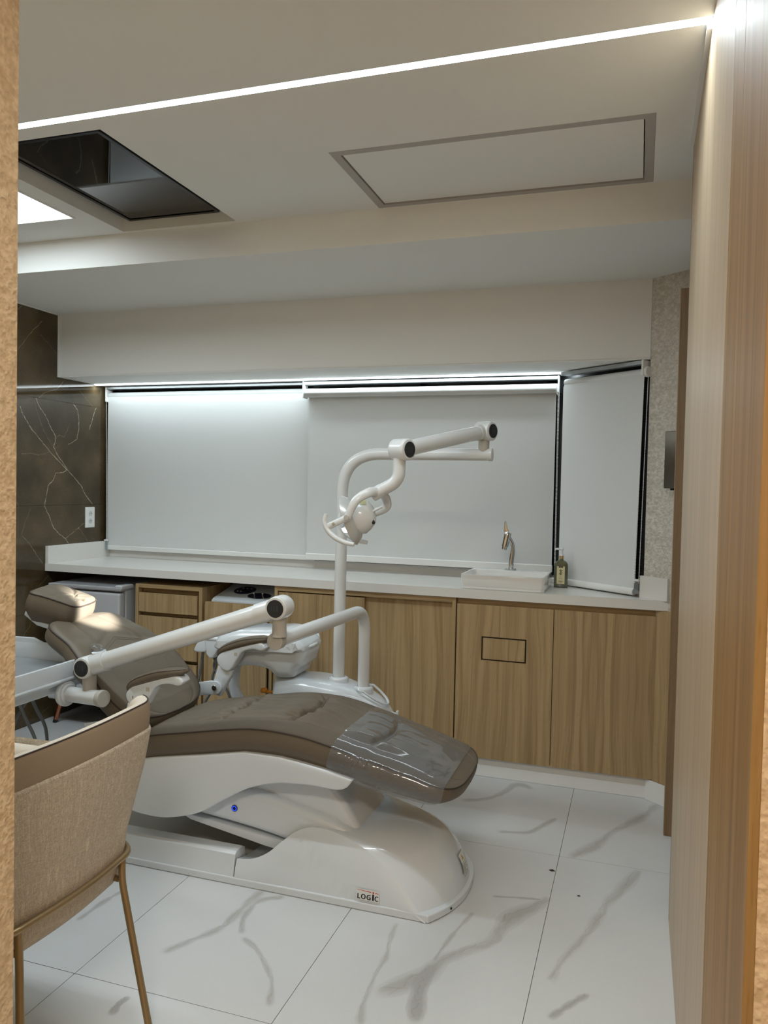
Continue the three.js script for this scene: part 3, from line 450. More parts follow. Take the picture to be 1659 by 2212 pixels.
{ // right, on the angled window
  const o = new THREE.Group(); o.name = numbered('roller_blind'); scene.add(o); o.position.set(D0[0], 0, D0[1]); o.rotation.y = -Math.asin(DT[1]); o.userData = { label: 'narrow white roller blind on the angled window beside the soap bottle', category: 'blind', group: 'roller blinds over the windows' };
  o.userData.local = true; const z = 0.016;
  part('cloth', gridGeo(2, 24, (u, v) => { const y = 0.935 + v * 0.995; return [-0.488 + u * (0.462 + 0.022 * v), y, z + (y > 1.91 ? -0.02 * ((y - 1.91) / 0.02) ** 2 : 0), u * 0.48, v]; }), M.blind, o);
  part('tube', sweep([[-0.49, 1.912, z - 0.021], [-0.006, 1.912, z - 0.021]], 0.018), M.blind, o);
  part('bottom_bar', sweep([[-0.488, 0.921, z], [-0.024, 0.921, z]], 0.016, { sy: 0.6, up: [0, 0, 1], sides: 16 }), M.white, o);
  part('bar_end', drum(0.016, 0.004, [-0.0245, 0.921, z], [1, 0, 0], 0.001), M.greyPlastic, o);
  part('head_rail', span(-0.49, -0.005, 1.945, 1.962, z - 0.03, z + 0.02, 0.002), M.alu, o);
  part('bracket', [span(-0.006, 0.004, 1.895, 1.963, z - 0.03, z + 0.022, 0.003), drum(0.024, 0.020, [-0.002, 1.912, z - 0.006], [1, 0, 0], 0.003)], M.white, o);
  beads(o, [0.004, 1.89, z + 0.012], [-0.013, 0.965, z + 0.012]); beads(o, [0.020, 1.89, z + 0.004], [0.003, 0.965, z + 0.004]); tension(o, -0.006, 0.945, z + 0.008);
  delete o.userData.local;
}

// ------------------------------------------------------------------ dental chair
const ZC = -2.595; // its centre line runs along x
// padded cushion: side profile [x, y], half width over the length, thickness, crown, relief(x, s) and piping
function cushion(prof, { hw, T, crown = 0.02, relief = () => 0, zc = ZC, NU = 120, NV = 48, bulge = 0.006, inset = 0.02, flip = 1 }) {
  const c = new THREE.CatmullRomCurve3(prof.map(p => V3(p[0], p[1], 0)), false, 'centripetal'), rows = [];
  for (let i = 0; i <= NU; i++) { const q = i / NU, t = 0.55 * q + 0.45 * (0.5 - 0.5 * Math.cos(Math.PI * q)), p = c.getPointAt(t), d = c.getTangentAt(t); let n = V3(-d.y, d.x, 0); if (n.y < 0) n.negate(); rows.push({ t, p, n, w: Math.max(0.0008, hw(t)), th: T(t) }); }
  const top = (i, j) => { const r = rows[i], s = j / NV * 2 - 1, a = Math.pow(Math.max(0, 1 - Math.abs(s) ** 2.6), 0.6), e = Math.min(1, 6 * Math.min(r.t, 1 - r.t) ** 0.8), h = crown * a * e + relief(r.p.x, s, r.t) * Math.min(1, a * 2.5) * e; return [r.p.x + r.n.x * h, r.p.y + r.n.y * h, zc + s * r.w]; };
  const L = c.getLength(), g1 = gridGeo(NU, NV, (u, v) => { const i = Math.round(u * NU), j = Math.round(v * NV); return [...top(i, j), rows[i].t * L, (v * 2 - 1) * rows[i].w]; });
  const loop = []; for (let i = 0; i <= NU; i++) loop.push([rows[i], 1]); for (let i = NU; i >= 0; i--) loop.push([rows[i], -1]);
  const pts = loop.map(([r, s]) => V3(r.p.x, r.p.y, zc + s * r.w)), n = pts.length;
  const out = loop.map(([r], k) => { const a = pts[(k - 2 + n) % n], b = pts[(k + 2) % n], t = V3().subVectors(b, a).normalize(), o = V3().crossVectors(t, r.n).normalize(); const from = pts[k].clone().sub(V3(rows[NU >> 1].p.x, rows[NU >> 1].p.y, zc)); if (o.dot(from) < 0) o.negate(); return o; });
  const side = (k, v) => { const [r] = loop[k], p = pts[k], o = bulge * Math.sin(Math.PI * Math.min(1, v * 1.2)) - inset * Math.max(0, v - 0.55) ** 2 * 5; return [p.x - r.n.x * r.th * v + out[k].x * o, p.y - r.n.y * r.th * v + out[k].y * o, p.z + out[k].z * o]; };
  let acc = 0; const len = pts.map((p, k) => k ? (acc += p.distanceTo(pts[k - 1])) : 0);
  const g2 = gridGeo(n, 8, (u, v) => { const k = Math.round(u * n) % n; return [...side(k, v), len[k], v * 0.09]; });
  const g3 = gridGeo(NU, 8, (u, v) => { const i = Math.round(u * NU), a = V3(...side(i, 1)), b = V3(...side(n - 1 - i, 1)); const q = a.lerp(b, v); return [q.x, q.y, q.z]; });
  const pipeLoop = pts.filter((_, k) => k % 2 === 0 && !(k > 0 && pts[k].distanceTo(pts[(k - 2 + n) % n]) < 0.0012)).map((p, k) => p.clone());
  return { top: g1, side: merge([g2, g3]), piping: sweep(pipeLoop, 0.0032, { sides: 7, closed: true }), rows, pt: (i, j) => top(i, j), sideAt: side, loop, n, NU, NV };
}
const lerpPt = (c, i, j, up) => { const a = Math.floor(i), e = Math.floor(j), u = i - a, v = j - e, P = (x, y) => V3(...c.pt(Math.min(c.NU, x), Math.min(c.NV, y))); const q = P(a, e).multiplyScalar((1 - u) * (1 - v)).addScaledVector(P(a + 1, e), u * (1 - v)).addScaledVector(P(a, e + 1), (1 - u) * v).addScaledVector(P(a + 1, e + 1), u * v); q.y += up; return q; };
const G = (x, w) => Math.exp(-(x / w) * (x / w));
const round = (t, e, p = 2.6) => t > 1 - e ? Math.pow(Math.max(0, 1 - ((t - 1 + e) / e) ** p), 1 / p) : 1;
const roundA = (t, e, p = 2.6) => round(1 - t, e, p);
const chair = thing('dental_chair', 'reclined dental chair with taupe leather upholstery on white glossy base', 'dental chair', [-1.2, 0, ZC]);
const seatProf = [[-1.78, 0.42], [-1.63, 0.472], [-1.44, 0.509], [-1.26, 0.541], [-1.18, 0.547], [-1.05, 0.540], [-0.91, 0.511], [-0.79, 0.481], [-0.68, 0.453], [-0.58, 0.425], [-0.512, 0.404]];
function seatRelief(x, s) {
  let h = 0; const as = Math.abs(s), inner = as < 0.56 ? 1 : Math.max(0, 1 - (as - 0.56) / 0.1);
  for (const [xc, d] of [[-1.115, 0.017], [-1.38, 0.014], [-0.83, 0.012]]) {
    const xs = xc + 0.03 * (1 - (s / 0.6) ** 2), q = x - xs; h -= d * 0.8 * G(q, 0.010) * inner; h += d * 0.55 * G(q - 0.05, 0.05) * inner + d * 0.7 * G(q + 0.06, 0.05) * inner;
    const w = Math.exp(-Math.abs(q) / (q > 0 ? 0.05 : 0.075)) * (1 - G(q, 0.016)), sd = Math.round(xc * 100) + (q > 0 ? 7 : 0), f = s + 0.25 * q * (vn(s * 5, 3, sd) - 0.5); h += 0.026 * w * inner * (vn(f * 13 + 40, 0.5, sd) - 0.5) * 1.2 + 0.010 * w * inner * (vn(f * 30 + 40, q * 6, sd + 3) - 0.5) * 2;
  }
  h -= 0.006 * G(as - 0.62, 0.02); h += 0.0016 * (fbm(x * 16, s * 5, 8, 3) - 0.5) * 2; return h;
}
const seat = cushion(seatProf, { hw: t => (0.25 - 0.035 * Math.max(0, (t - 0.55) / 0.45)) * round(t, 0.075, 2.8) * (0.9 + 0.1 * roundA(t, 0.05)), T: t => 0.088 - 0.028 * Math.max(0, (t - 0.8) / 0.2), crown: 0.02, relief: seatRelief, NU: 420, NV: 110 });
{
  const s = part('seat_cushion', [seat.top], M.leather, chair); part('side_band', seat.side, M.leather, s); part('piping', seat.piping, M.piping, s);
  // sewn lines: three bowed seams across the middle panel, two along it
  const rowAt = x => { let i = seat.rows.findIndex(r => r.p.x > x); i = Math.max(1, i); const a = seat.rows[i - 1].p.x, b = seat.rows[i].p.x; return i - 1 + (x - a) / (b - a); };
  for (const xc of [-1.115, -1.38, -0.83]) part('seam', sweep(Array.from({ length: 60 }, (_, k) => { const q = -0.58 + 1.16 * k / 59; return lerpPt(seat, rowAt(xc + 0.03 * (1 - (q / 0.6) ** 2)), (q + 1) / 2 * seat.NV, 0.0002); }), 0.0011, { sides: 6 }), M.piping, s);
  for (const q of [-0.62, 0.62]) part('seam', sweep(Array.from({ length: 120 }, (_, k) => lerpPt(seat, rowAt(-1.7 + 1.1 * k / 119), (q + 1) / 2 * seat.NV, 0.0001)), 0.0007, { sides: 5 }), M.thread, s);
  // clear film wrapped over the foot end
  const i0 = seat.rows.findIndex(r => r.p.x > -0.935), i1 = seat.rows.findIndex(r => r.p.x > -0.56), n = i1 - i0, H = 4;
  const rows = []; for (let i = i0; i <= i1; i++) {
    const line = [], o = 0.0045; const kn = i, kf = seat.n - 1 - i;
    for (let k = 10; k >= 1; k--) { const q = seat.sideAt(kf, k / 10); line.push([q[0], q[1], q[2] - 0.006 - 0.004 * vn(i * 0.2, k * 0.5, 3)]); }
    for (let j = 0; j <= seat.NV; j += 5) { const q = seat.pt(i, j), r = seat.rows[i], w = o + 0.002 * vn(i * 0.12, j * 0.1, 12); line.push([q[0] + r.n.x * w, q[1] + r.n.y * w, q[2]]); }
    for (let k = 1; k <= 12; k++) { const q = seat.sideAt(kn, k / 10), w = 0.006 + 0.012 * G(seat.rows[i].p.x + 0.84, 0.05) * vn(i * 0.55, k * 0.35, 17) * Math.sin(Math.min(1, k / 6) * 3.14) + 0.003 * vn(i * 0.22, k * 0.6, 9); line.push([q[0], q[1], q[2] + w]); }
    rows.push(line);
  }
  const nv = rows[0].length - 1; const film = phy({ color: 0xdfe2e6, roughness: 0.09, transmission: 0.9, thickness: 0, ior: 1.55 });
  part('film_cover', gridGeo(n, nv, (u, v) => rows[Math.round(u * n)][Math.round(v * nv)]), film, s, 'transparent plastic film over the foot end');
}
// backrest
const backProf = [[-1.66, 0.50], [-1.72, 0.535], [-1.80, 0.605], [-1.88, 0.68], [-1.97, 0.742], [-2.06, 0.786], [-2.13, 0.812], [-2.17, 0.820]];
function backRelief(x, s) { const as = Math.abs(s), u = (x + 2.18) / 0.52; let h = -0.005 * G(as - (0.35 + 0.4 * u), 0.035) - 0.004 * G(x + 2.0 - 0.10 * as, 0.014); h += 0.003 * Math.sin(x * 70 + 4 * vn(s * 3, x * 9, 3)) * G(x + 1.98, 0.06) * vn(s * 4, x * 6, 9); h += 0.002 * (fbm(x * 14, s * 4, 18, 3) - 0.5) * 2; return h + 0.010 * G(as - 1, 0.5) - 0.004; }
{
  const b = cushion(backProf, { hw: t => (0.235 + 0.028 * Math.sin(Math.PI * Math.min(1, t * 1.4)) - 0.05 * Math.max(0, (t - 0.5) / 0.5)) * round(t, 0.2, 3) * roundA(t, 0.22, 2.6), T: () => 0.075, crown: 0.018, relief: backRelief, NU: 150, NV: 56, bulge: 0.008, inset: 0.03 });
  const s = part('backrest_cushion', [b.top], M.leather, chair); part('side_band', b.side, M.leather, s); part('piping', b.piping, M.piping, s);
  const seam = (f, name) => part(name, sweep(Array.from({ length: 40 }, (_, k) => { const [i, j] = f(k / 39); return lerpPt(b, i, j, 0.0004); }), 0.0007, { sides: 5 }), M.thread, s);
  for (const o of [-1.2, 1.2]) seam(k => [92 + o - 14 * Math.abs(k * 2 - 1), 8 + k * 40], 'seam_stitching');
  part('back_shell', slab([[-1.68, 0.43], [-1.80, 0.525], [-1.97, 0.665], [-2.14, 0.765], [-2.12, 0.73], [-1.95, 0.61], [-1.78, 0.47], [-1.70, 0.40]], ZC - 0.17, ZC + 0.17, 0.008), M.gloss, chair);
  part('backrest_hinge', [sweep([[-1.60, 0.36, ZC + 0.06], [-1.74, 0.47, ZC + 0.06]], 0.016), sweep([[-1.60, 0.36, ZC - 0.06], [-1.74, 0.47, ZC - 0.06]], 0.016), span(-1.78, -1.56, 0.36, 0.39, ZC - 0.1, ZC + 0.1, 0.004)], M.greyPlastic, chair);
}
// headrest
{
  const hp = [[-2.105, 0.872], [-2.15, 0.890], [-2.20, 0.907], [-2.26, 0.924], [-2.305, 0.932]];
  const rel = (x, s) => { const q = x + 2.165; return -0.014 * G(q - 0.025 * 1, 0.022) * G(s - 0.1, 0.16) - 0.006 * G(q + 0.5 * Math.abs(s) * 0.12, 0.010) * (s < 0.1 ? 1 : 0.3) + 0.0026 * Math.sin(Math.atan2(s * 0.12, q) * 9) * G(Math.hypot(q, s * 0.13), 0.06) - 0.004 * G(s - 0.1, 0.05) * (q < 0 ? 1 : 0); };
  const h = cushion(hp, { hw: t => (0.115 + 0.015 * t) * round(t, 0.26, 3.4) * roundA(t, 0.22, 3.4), T: t => 0.108, crown: 0.016, relief: rel, NU: 90, NV: 48, bulge: 0.010, inset: 0.02, zc: ZC });
  const turn = g => g.translate(2.2, 0, -ZC).rotateY(0.3).translate(-2.2, 0, ZC); // swung a little towards the foot end
  const s = part('headrest_cushion', turn(h.top), M.leather, chair); part('side_band', turn(h.side), M.leather, s); part('piping', turn(h.piping), M.piping, s);
  part('headrest_shell', [turn(slab([[-2.085, 0.762], [-2.19, 0.800], [-2.28, 0.832], [-2.315, 0.855], [-2.32, 0.840], [-2.27, 0.80], [-2.19, 0.775], [-2.085, 0.745]], ZC - 0.105, ZC + 0.105, 0.006)), span(-2.23, -2.13, 0.70, 0.79, ZC - 0.03, ZC + 0.03, 0.005)], M.gloss, chair);
}
// armrests: pad, carrier and link
for (const side of [1, -1]) {
  const zc = ZC + side * 0.305, pp = [[-1.675, 0.652], [-1.645, 0.683], [-1.60, 0.707], [-1.54, 0.727], [-1.48, 0.738], [-1.437, 0.742]];
  const p = cushion(pp, { hw: t => 0.030 * round(t, 0.25, 2.4) * roundA(t, 0.3, 2.2), T: t => 0.016 + 0.014 * Math.sin(Math.PI * t), crown: 0.008, zc, NU: 40, NV: 10, bulge: 0.003, inset: 0.006 });
  const a = part('armrest_pad', p.top, M.leather, chair); part('side_band', p.side, M.leather, a); part('piping', sweep(p.loop.map(([r, s]) => V3(r.p.x, r.p.y, zc + s * r.w)).filter((_, k) => k % 3 === 0), 0.0014, { sides: 5, closed: true }), M.piping, a);
  const c = part('armrest_carrier', crease(slab(smooth2([[-1.665, 0.638], [-1.61, 0.688], [-1.54, 0.707], [-1.455, 0.718], [-1.44, 0.700], [-1.455, 0.688], [-1.50, 0.690], [-1.545, 0.675], [-1.57, 0.640], [-1.595, 0.600], [-1.615, 0.588], [-1.645, 0.600]], 70), zc - 0.026, zc + 0.026, 0.006), 0.6), M.gloss, chair);
  part('slot', span(-1.582, -1.568, 0.657, 0.671, zc + 0.0245, zc + 0.0266), M.greyPlastic, c);  // grey patch on the surface, painted for the shade inside a square notch
  const l = part('armrest_link', crease(slab([[-1.665, 0.605], [-1.60, 0.59], [-1.60, 0.575], [-1.655, 0.475], [-1.70, 0.49]], zc - 0.014, zc + 0.014, 0.004), 0.6), M.gloss, chair);
  for (const k of [1, -1]) part('pivot_bolt', drum(0.012, 0.006, [-1.672, 0.514, zc + k * 0.026], [0, 0, k], 0.002), M.chrome, l);
  part('bracket', crease(slab([...smooth2([[-1.69, 0.542], [-1.658, 0.538], [-1.64, 0.514], [-1.655, 0.49], [-1.69, 0.483]], 24, false), [-1.86, 0.452], [-1.87, 0.502]], side > 0 ? zc - 0.024 : zc + 0.015, side > 0 ? zc - 0.014 : zc + 0.025, 0.002), 0.6), M.gloss, chair);
}
{ // small pictogram on the near carrier
  const t = canvasTex(64, 64, (g) => { g.fillStyle = '#e9ebea'; g.fillRect(0, 0, 64, 64); g.strokeStyle = g.fillStyle = '#1b1e24'; g.lineWidth = 6; g.beginPath(); g.arc(32, 12, 6, 0, 7); g.fill(); g.beginPath(); g.moveTo(32, 20); g.lineTo(32, 40); g.lineTo(20, 58); g.moveTo(32, 40); g.lineTo(44, 58); g.moveTo(32, 24); g.lineTo(18, 36); g.moveTo(32, 24); g.lineTo(46, 34); g.stroke(); });
  part('pictogram', new THREE.PlaneGeometry(0.014, 0.014).translate(-1.635, 0.632, ZC + 0.305 + 0.0266), std({ map: t, roughness: 0.4 }), chair);
}
// seat shell
part('seat_shell', crease(slab([...smooth2([[-1.80, 0.24], [-1.72, 0.20], [-1.63, 0.187], [-1.553, 0.190], [-1.424, 0.226], [-1.317, 0.291], [-1.23, 0.340], [-1.127, 0.372], [-1.01, 0.382], [-0.90, 0.381], [-0.875, 0.392], [-0.855, 0.420]], 60, false), [-0.94, 0.438], [-1.11, 0.463], [-1.25, 0.463], [-1.42, 0.431], [-1.61, 0.398], [-1.78, 0.36]], ZC - 0.245, ZC + 0.25, 0.007, [], 4), 0.45), M.gloss, chair);
// lift arm between seat and base
part('lift_arm', [crease(slab([...smooth2([[-1.70, 0.20], [-1.52, 0.195], [-1.13, 0.150], [-0.98, 0.10], [-0.85, 0.10], [-0.80, 0.17], [-0.92, 0.232], [-1.08, 0.272], [-1.22, 0.299], [-1.36, 0.302], [-1.5, 0.29], [-1.68, 0.26]], 70)], ZC - 0.185, ZC + 0.185, 0.028, [], 6), 0.5), crease(slab([[-1.60, 0.25], [-1.50, 0.42], [-1.05, 0.42], [-0.92, 0.30], [-0.85, 0.2], [-1.1, 0.2]], ZC - 0.15, ZC + 0.15, 0.03, [], 5), 0.5)], M.gloss, chair);
part('arm_skirt', crease(slab([[-1.56, 0.188], [-1.13, 0.142], [-1.16, 0.108], [-1.2, 0.112], [-1.50, 0.16]], ZC - 0.165, ZC + 0.172, 0.006), 0.5), M.gloss, chair);
{
  const c = [-1.315, 0.236, ZC + 0.186], b = part('power_button', drum(0.0115, 0.003, c, [0, 0, 1], 0.001), M.black, chair);
  part('light_ring', new THREE.TorusGeometry(0.0078, 0.0016, 8, 28).translate(c[0], c[1], c[2] + 0.003), std({ color: 0x050508, emissive: new THREE.Color(0.02, 0.07, 1), emissiveIntensity: 1.3, roughness: 0.4 }), b, 'glowing blue ring');
}
// base: domed cover at the foot end, low plinth behind it
const bz = ZC;
{
  const Ps = spline([[-1.278, 0.084, 0], [-1.215, 0.094, 0], [-1.165, 0.120, 0], [-1.12, 0.160, 0], [-1.07, 0.200, 0], [-1.02, 0.219, 0], [-0.965, 0.221, 0], [-0.87, 0.202, 0], [-0.755, 0.147, 0], [-0.66, 0.065, 0], [-0.600, 0.002, 0]], 80);
  const Pc = spline([[-1.278, 0.05, 0], [-1.20, 0.07, 0], [-1.12, 0.12, 0], [-1.03, 0.175, 0], [-0.94, 0.205, 0], [-0.84, 0.222, 0], [-0.75, 0.226, 0], [-0.67, 0.213, 0], [-0.60, 0.178, 0], [-0.545, 0.105, 0], [-0.515, 0.002, 0]], 80);
  const zo = y => 0.198 + 0.05 * (1 - Math.min(1, y / 0.22)) ** 0.8;
  const topG = gridGeo(80, 40, (u, v) => { const i = Math.round(u * 80), s = v * 2 - 1, k = Math.abs(s) ** 2.2, a = Pc[i], b = Ps[i]; const x = a.x + (b.x - a.x) * k, y = a.y + (b.y - a.y) * k; return [x, y, bz + s * zo(b.y)]; });
  const sides = [1, -1].map(sg => gridGeo(80, 10, (u, v) => { const b = Ps[Math.round(u * 80)], z0 = zo(b.y), f = v; const swell = 0.008 * Math.sin(Math.PI * f) - 0.006 * G(b.y * (1 - f) - (0.17 - 0.75 * Math.max(0, b.x + 1.05)), 0.006) * (b.x > -1.08 && b.x < -0.8 ? 1 : 0); return [b.x, b.y * (1 - f), bz + sg * (z0 + (0.248 - z0) * f + swell)]; }));
  const cover = part('base_cover', [topG, ...sides], M.gloss, chair);
  // lip around the foot of the cover
  const plan = [[-1.95, 0.25], [-1.6, 0.252], [-0.60, 0.252]]; const end = Array.from({ length: 25 }, (_, k) => { const s = 1 - k / 12; return [-0.508 - 0.083 * Math.abs(s) ** 2.2, s * 0.253]; });
  const outl = [...plan, ...end, [-0.60, -0.252], [-1.95, -0.25]].map(([x, z]) => [x, bz + z]);
  part('base_lip', plate(outl.slice().reverse(), 0.001, 0.026, 0.004, [], 3), M.gloss, chair);
  // plinth: two rails with a hollow between
  const sec = [[-0.249, 0.02], [-0.236, 0.098], [-0.225, 0.106], [-0.185, 0.108], [-0.165, 0.096], [-0.155, 0.03], [0.155, 0.03], [0.165, 0.096], [0.185, 0.108], [0.225, 0.106], [0.236, 0.098], [0.249, 0.02]];
  part('plinth', crease(slab(sec, 0, 0.665, 0.002).rotateY(Math.PI / 2).translate(-1.948, 0, bz), 0.5), M.gloss, chair);
  part('hollow_floor', span(-1.94, -0.9, 0.027, 0.034, bz - 0.155, bz + 0.155), M.greyPlastic, chair);
  part('screw', drum(0.004, 0.002, [-0.538, 0.016, bz + 0.165], [0.86, 0, 0.5], 0.0006, 10), M.dark, chair);
  // name plate with print, lying on the side of the cover
  const logo = canvasTex(512, 220, (g, w, h) => { g.fillStyle = '#dfe0df'; g.fillRect(0, 0, w, h); g.fillStyle = '#c2252c'; g.beginPath(); g.moveTo(8, 18); g.lineTo(330, 30); g.lineTo(330, 46); g.lineTo(8, 24); g.fill(); g.beginPath(); g.arc(378, 42, 20, 0, 7); g.fill(); g.beginPath(); g.moveTo(420, 36); g.lineTo(504, 40); g.lineTo(504, 46); g.lineTo(420, 52); g.fill(); g.fillStyle = '#12151f'; g.font = 'bold 150px sans-serif'; const tw = g.measureText('LOG').width; g.save(); g.translate(10, 200); g.scale(330 / tw, 0.95); g.fillText('LOG', 0, 0); g.restore(); g.fillRect(356, 74, 42, 126); const cw = g.measureText('C').width; g.save(); g.translate(402, 200); g.scale(100 / cw, 0.95); g.fillText('C', 0, 0); g.restore(); });
  const p = new THREE.PlaneGeometry(0.078, 0.034).rotateX(-0.13).translate(-0.795, 0.052, bz + 0.248); part('name_plate', p, std({ map: logo, roughness: 0.3 }), cover, 'small plate reading LOGIC in dark letters');
  const warn = canvasTex(256, 320, (g, w, h) => { g.fillStyle = '#e4e4e0'; g.fillRect(0, 0, w, h); g.strokeStyle = '#222'; g.lineWidth = 8; g.strokeRect(6, 6, w - 12, h - 12); g.fillStyle = '#c8a01e'; g.beginPath(); g.moveTo(128, 30); g.lineTo(172, 108); g.lineTo(84, 108); g.fill(); g.fillStyle = '#222'; g.fillRect(123, 56, 10, 30); g.fillRect(6, 134, w - 12, 5); g.fillStyle = '#444'; for (let i = 0; i < 7; i++) g.fillRect(26, 158 + i * 21, 204 - (i % 3) * 26, 9); });
  const wq = gridGeo(4, 4, (u, v) => { const s = 0.10 - 0.22 * u, y = 0.055 + 0.07 * v, a = Pc[Pc.findIndex((p, k) => k > 50 && p.y < y)]; return [a.x + 0.004 - 0.083 * Math.abs(s) ** 2.2, y, bz + s * 0.248, u, v]; });
  part('warning_label', wq, std({ map: warn, roughness: 0.4 }), cover, 'small framed warning label');
}

// ------------------------------------------------------------------ water unit with spittoon, beside the chair
const ZU = -3.05;
{
  const o = thing('dental_unit', 'white glossy dental water unit with covered spittoon behind the chair', 'dental unit', [-1.2, 0, ZU]);
  const sgn = (v, e) => Math.sign(v) * Math.abs(v) ** e;
  const body = gridGeo(60, 40, (u, v) => {
    const x = -1.462 + 0.536 * (0.5 - 0.5 * Math.cos(Math.PI * u)), k = (x + 1.462) / 0.536, e0 = Math.min(1, k / 0.04), e1 = k > 0.68 ? Math.sqrt(Math.max(0, 1 - ((k - 0.68) / 0.32) ** 2.3)) : 1, e = Math.sqrt(Math.max(0, 1 - (1 - e0) ** 2)) * e1;
    const d = (0.085 + 0.04 * Math.sin(Math.PI * Math.min(1, k * 1.25))) * (0.15 + 0.85 * e), topY = 0.552 + 0.02 * Math.sin(Math.PI * Math.min(1, k * 1.3)) - 0.05 * k * k, bot = 0.14, yc = (topY + bot) / 2, hh = (topY - bot) / 2 * (k > 0.68 ? 0.4 + 0.6 * e1 : 1);
    const a = v * Math.PI * 2; return [x, yc + hh * sgn(Math.sin(a), 0.3) - (k > 0.68 ? (1 - e1) * 0.03 : 0), ZU + d * sgn(Math.cos(a), 0.45)];
  });
  const b = part('body', [body], M.gloss, o);
  part('pedestal', [span(-1.36, -1.08, 0.001, 0.2, ZU - 0.09, ZU + 0.09, 0.02)], M.gloss, o);
  part('pole_collar', turned([[0.026, 0.012], [0.030, 0.014], [0.040, 0.010], [0.043, 0.002], [0.042, -0.012]], [-1.183, 0.558, ZU]), M.gloss, o);
  part('post_collar', turned([[0.026, 0.012], [0.030, 0.014], [0.038, 0.010], [0.042, 0.002], [0.042, -0.02]], [-1.071, 0.528, ZU]), M.gloss, o);
  part('deck_ring', sweep(Array.from({ length: 40 }, (_, i) => { const a = i / 40 * 6.2832; return V3(-1.045 + 0.085 * Math.cos(a) * (Math.cos(a) > 0 ? 1 : 0.55), 0.535 - 0.055 * Math.max(0, Math.cos(a)), ZU + 0.01 + 0.062 * Math.sin(a)); }), 0.006, { closed: true, sides: 8, sy: 0.6 }), M.gloss, o);
  // spittoon: body, lid, neck
  const bodyP = [[-1.305, 0.686], [-1.311, 0.64], [-1.318, 0.618], [-1.338, 0.602], [-1.346, 0.575], [-1.36, 0.564], [-1.43, 0.560], [-1.446, 0.568], [-1.462, 0.585], [-1.509, 0.597], [-1.56, 0.597], [-1.631, 0.592], [-1.655, 0.615], [-1.66, 0.645], [-1.64, 0.672]];
  const s = part('spittoon_body', crease(slab(smooth2(bodyP, 70), ZU - 0.10, ZU + 0.10, 0.035, [], 6), 0.7), M.gloss, o);
  const lidP = [[-1.724, 0.664], [-1.72, 0.690], [-1.695, 0.724], [-1.634, 0.745], [-1.488, 0.758], [-1.395, 0.762], [-1.345, 0.738], [-1.313, 0.712], [-1.301, 0.696], [-1.303, 0.682], [-1.40, 0.668], [-1.55, 0.655]];
  part('spittoon_lid', crease(slab(smooth2(lidP, 70), ZU - 0.125, ZU + 0.125, 0.045, [], 7), 0.8), M.gloss, s);
  part('lid_rim', sweep(Array.from({ length: 48 }, (_, i) => { const a = i / 48 * 6.2832; return V3(-1.51 + 0.208 * sgn(Math.cos(a), 0.7), 0.675 + 0.085 * Math.cos(a) * 0.2, ZU + 0.118 * sgn(Math.sin(a), 0.7)); }), 0.009, { closed: true, sides: 8, sy: 0.8 }), M.gloss, s);
  part('neck', turned([[0.040, 0], [0.040, 0.05], [0.036, 0.06]], [-1.395, 0.515, ZU]), M.greyPlastic, o);
  part('swivel_band', sweep(spline([[-1.60, 0.64, ZU + 0.03], [-1.645, 0.60, ZU + 0.03], [-1.66, 0.54, ZU + 0.03], [-1.658, 0.48, ZU + 0.03], [-1.63, 0.43, ZU + 0.03], [-1.58, 0.40, ZU + 0.02], [-1.42, 0.38, ZU]], 40), 0.026, { sy: 0.62, up: [0, 0, 1] }), M.gloss, o);
  // suction holder with hoses
  const h = part('suction_holder', [crease(slab([[-1.80, 0.686], [-1.722, 0.690], [-1.726, 0.648], [-1.755, 0.606], [-1.775, 0.602], [-1.792, 0.622]], ZU - 0.05, ZU + 0.05, 0.008), 0.6), span(-1.80, -1.715, 0.682, 0.70, ZU - 0.054, ZU + 0.054, 0.008)], M.gloss, o);
  part('fin', crease(slab(smooth2([[-1.858, 0.628], [-1.85, 0.655], [-1.825, 0.676], [-1.795, 0.68], [-1.797, 0.632]], 30), ZU + 0.0, ZU + 0.04, 0.006), 0.6), M.gloss, h);
  for (const pts of [[[-1.826, 0.64], [-1.84, 0.56], [-1.85, 0.49], [-1.875, 0.363], [-1.86, 0.22], [-1.6, 0.2]], [[-1.785, 0.61], [-1.762, 0.575], [-1.778, 0.524], [-1.79, 0.44], [-1.82, 0.38], [-1.80, 0.22], [-1.5, 0.18]], [[-1.756, 0.61], [-1.775, 0.56], [-1.74, 0.51], [-1.70, 0.45], [-1.68, 0.40], [-1.6, 0.25], [-1.4, 0.22]]]) part('hose', sweep(spline(pts.map(([x, y]) => [x, y, ZU + 0.02 * (1 - y)]), 44), 0.0058, { sides: 9 }), M.hose, o);
  part('valve', [turned([[0.0001, -0.01], [0.014, -0.009], [0.016, 0], [0.013, 0.008], [0.0001, 0.012]], [-1.505, 0.49, ZU + 0.05]), sweep([[-1.505, 0.485, ZU + 0.05], [-1.45, 0.485, ZU + 0.04]], 0.006)], std({ color: 0xd98a1c, roughness: 0.4 }), o, 'small orange valve');
  part('hook', [sweep([[-0.945, 0.44, ZU], [-0.922, 0.436, ZU]], 0.006), span(-0.925, -0.915, 0.425, 0.452, ZU - 0.008, ZU + 0.008, 0.002)], M.gloss, o);
}
M.capMark = std({ color: 0x34383b, roughness: 0.35 });
// mark pressed into the end caps
function capMark(at, dir, parent, mat = M.capMark) { const q = new THREE.Quaternion().setFromUnitVectors(V3(0, 0, 1), V3(...dir).normalize()); for (const [x, w] of [[-0.010, 0.004], [-0.002, 0.004], [0.008, 0.008]]) { const m = new THREE.BoxGeometry(w, 0.018, 0.0008).translate(x, 0, 0).applyQuaternion(q).translate(...at); part('cap_mark', m, mat, parent); } }
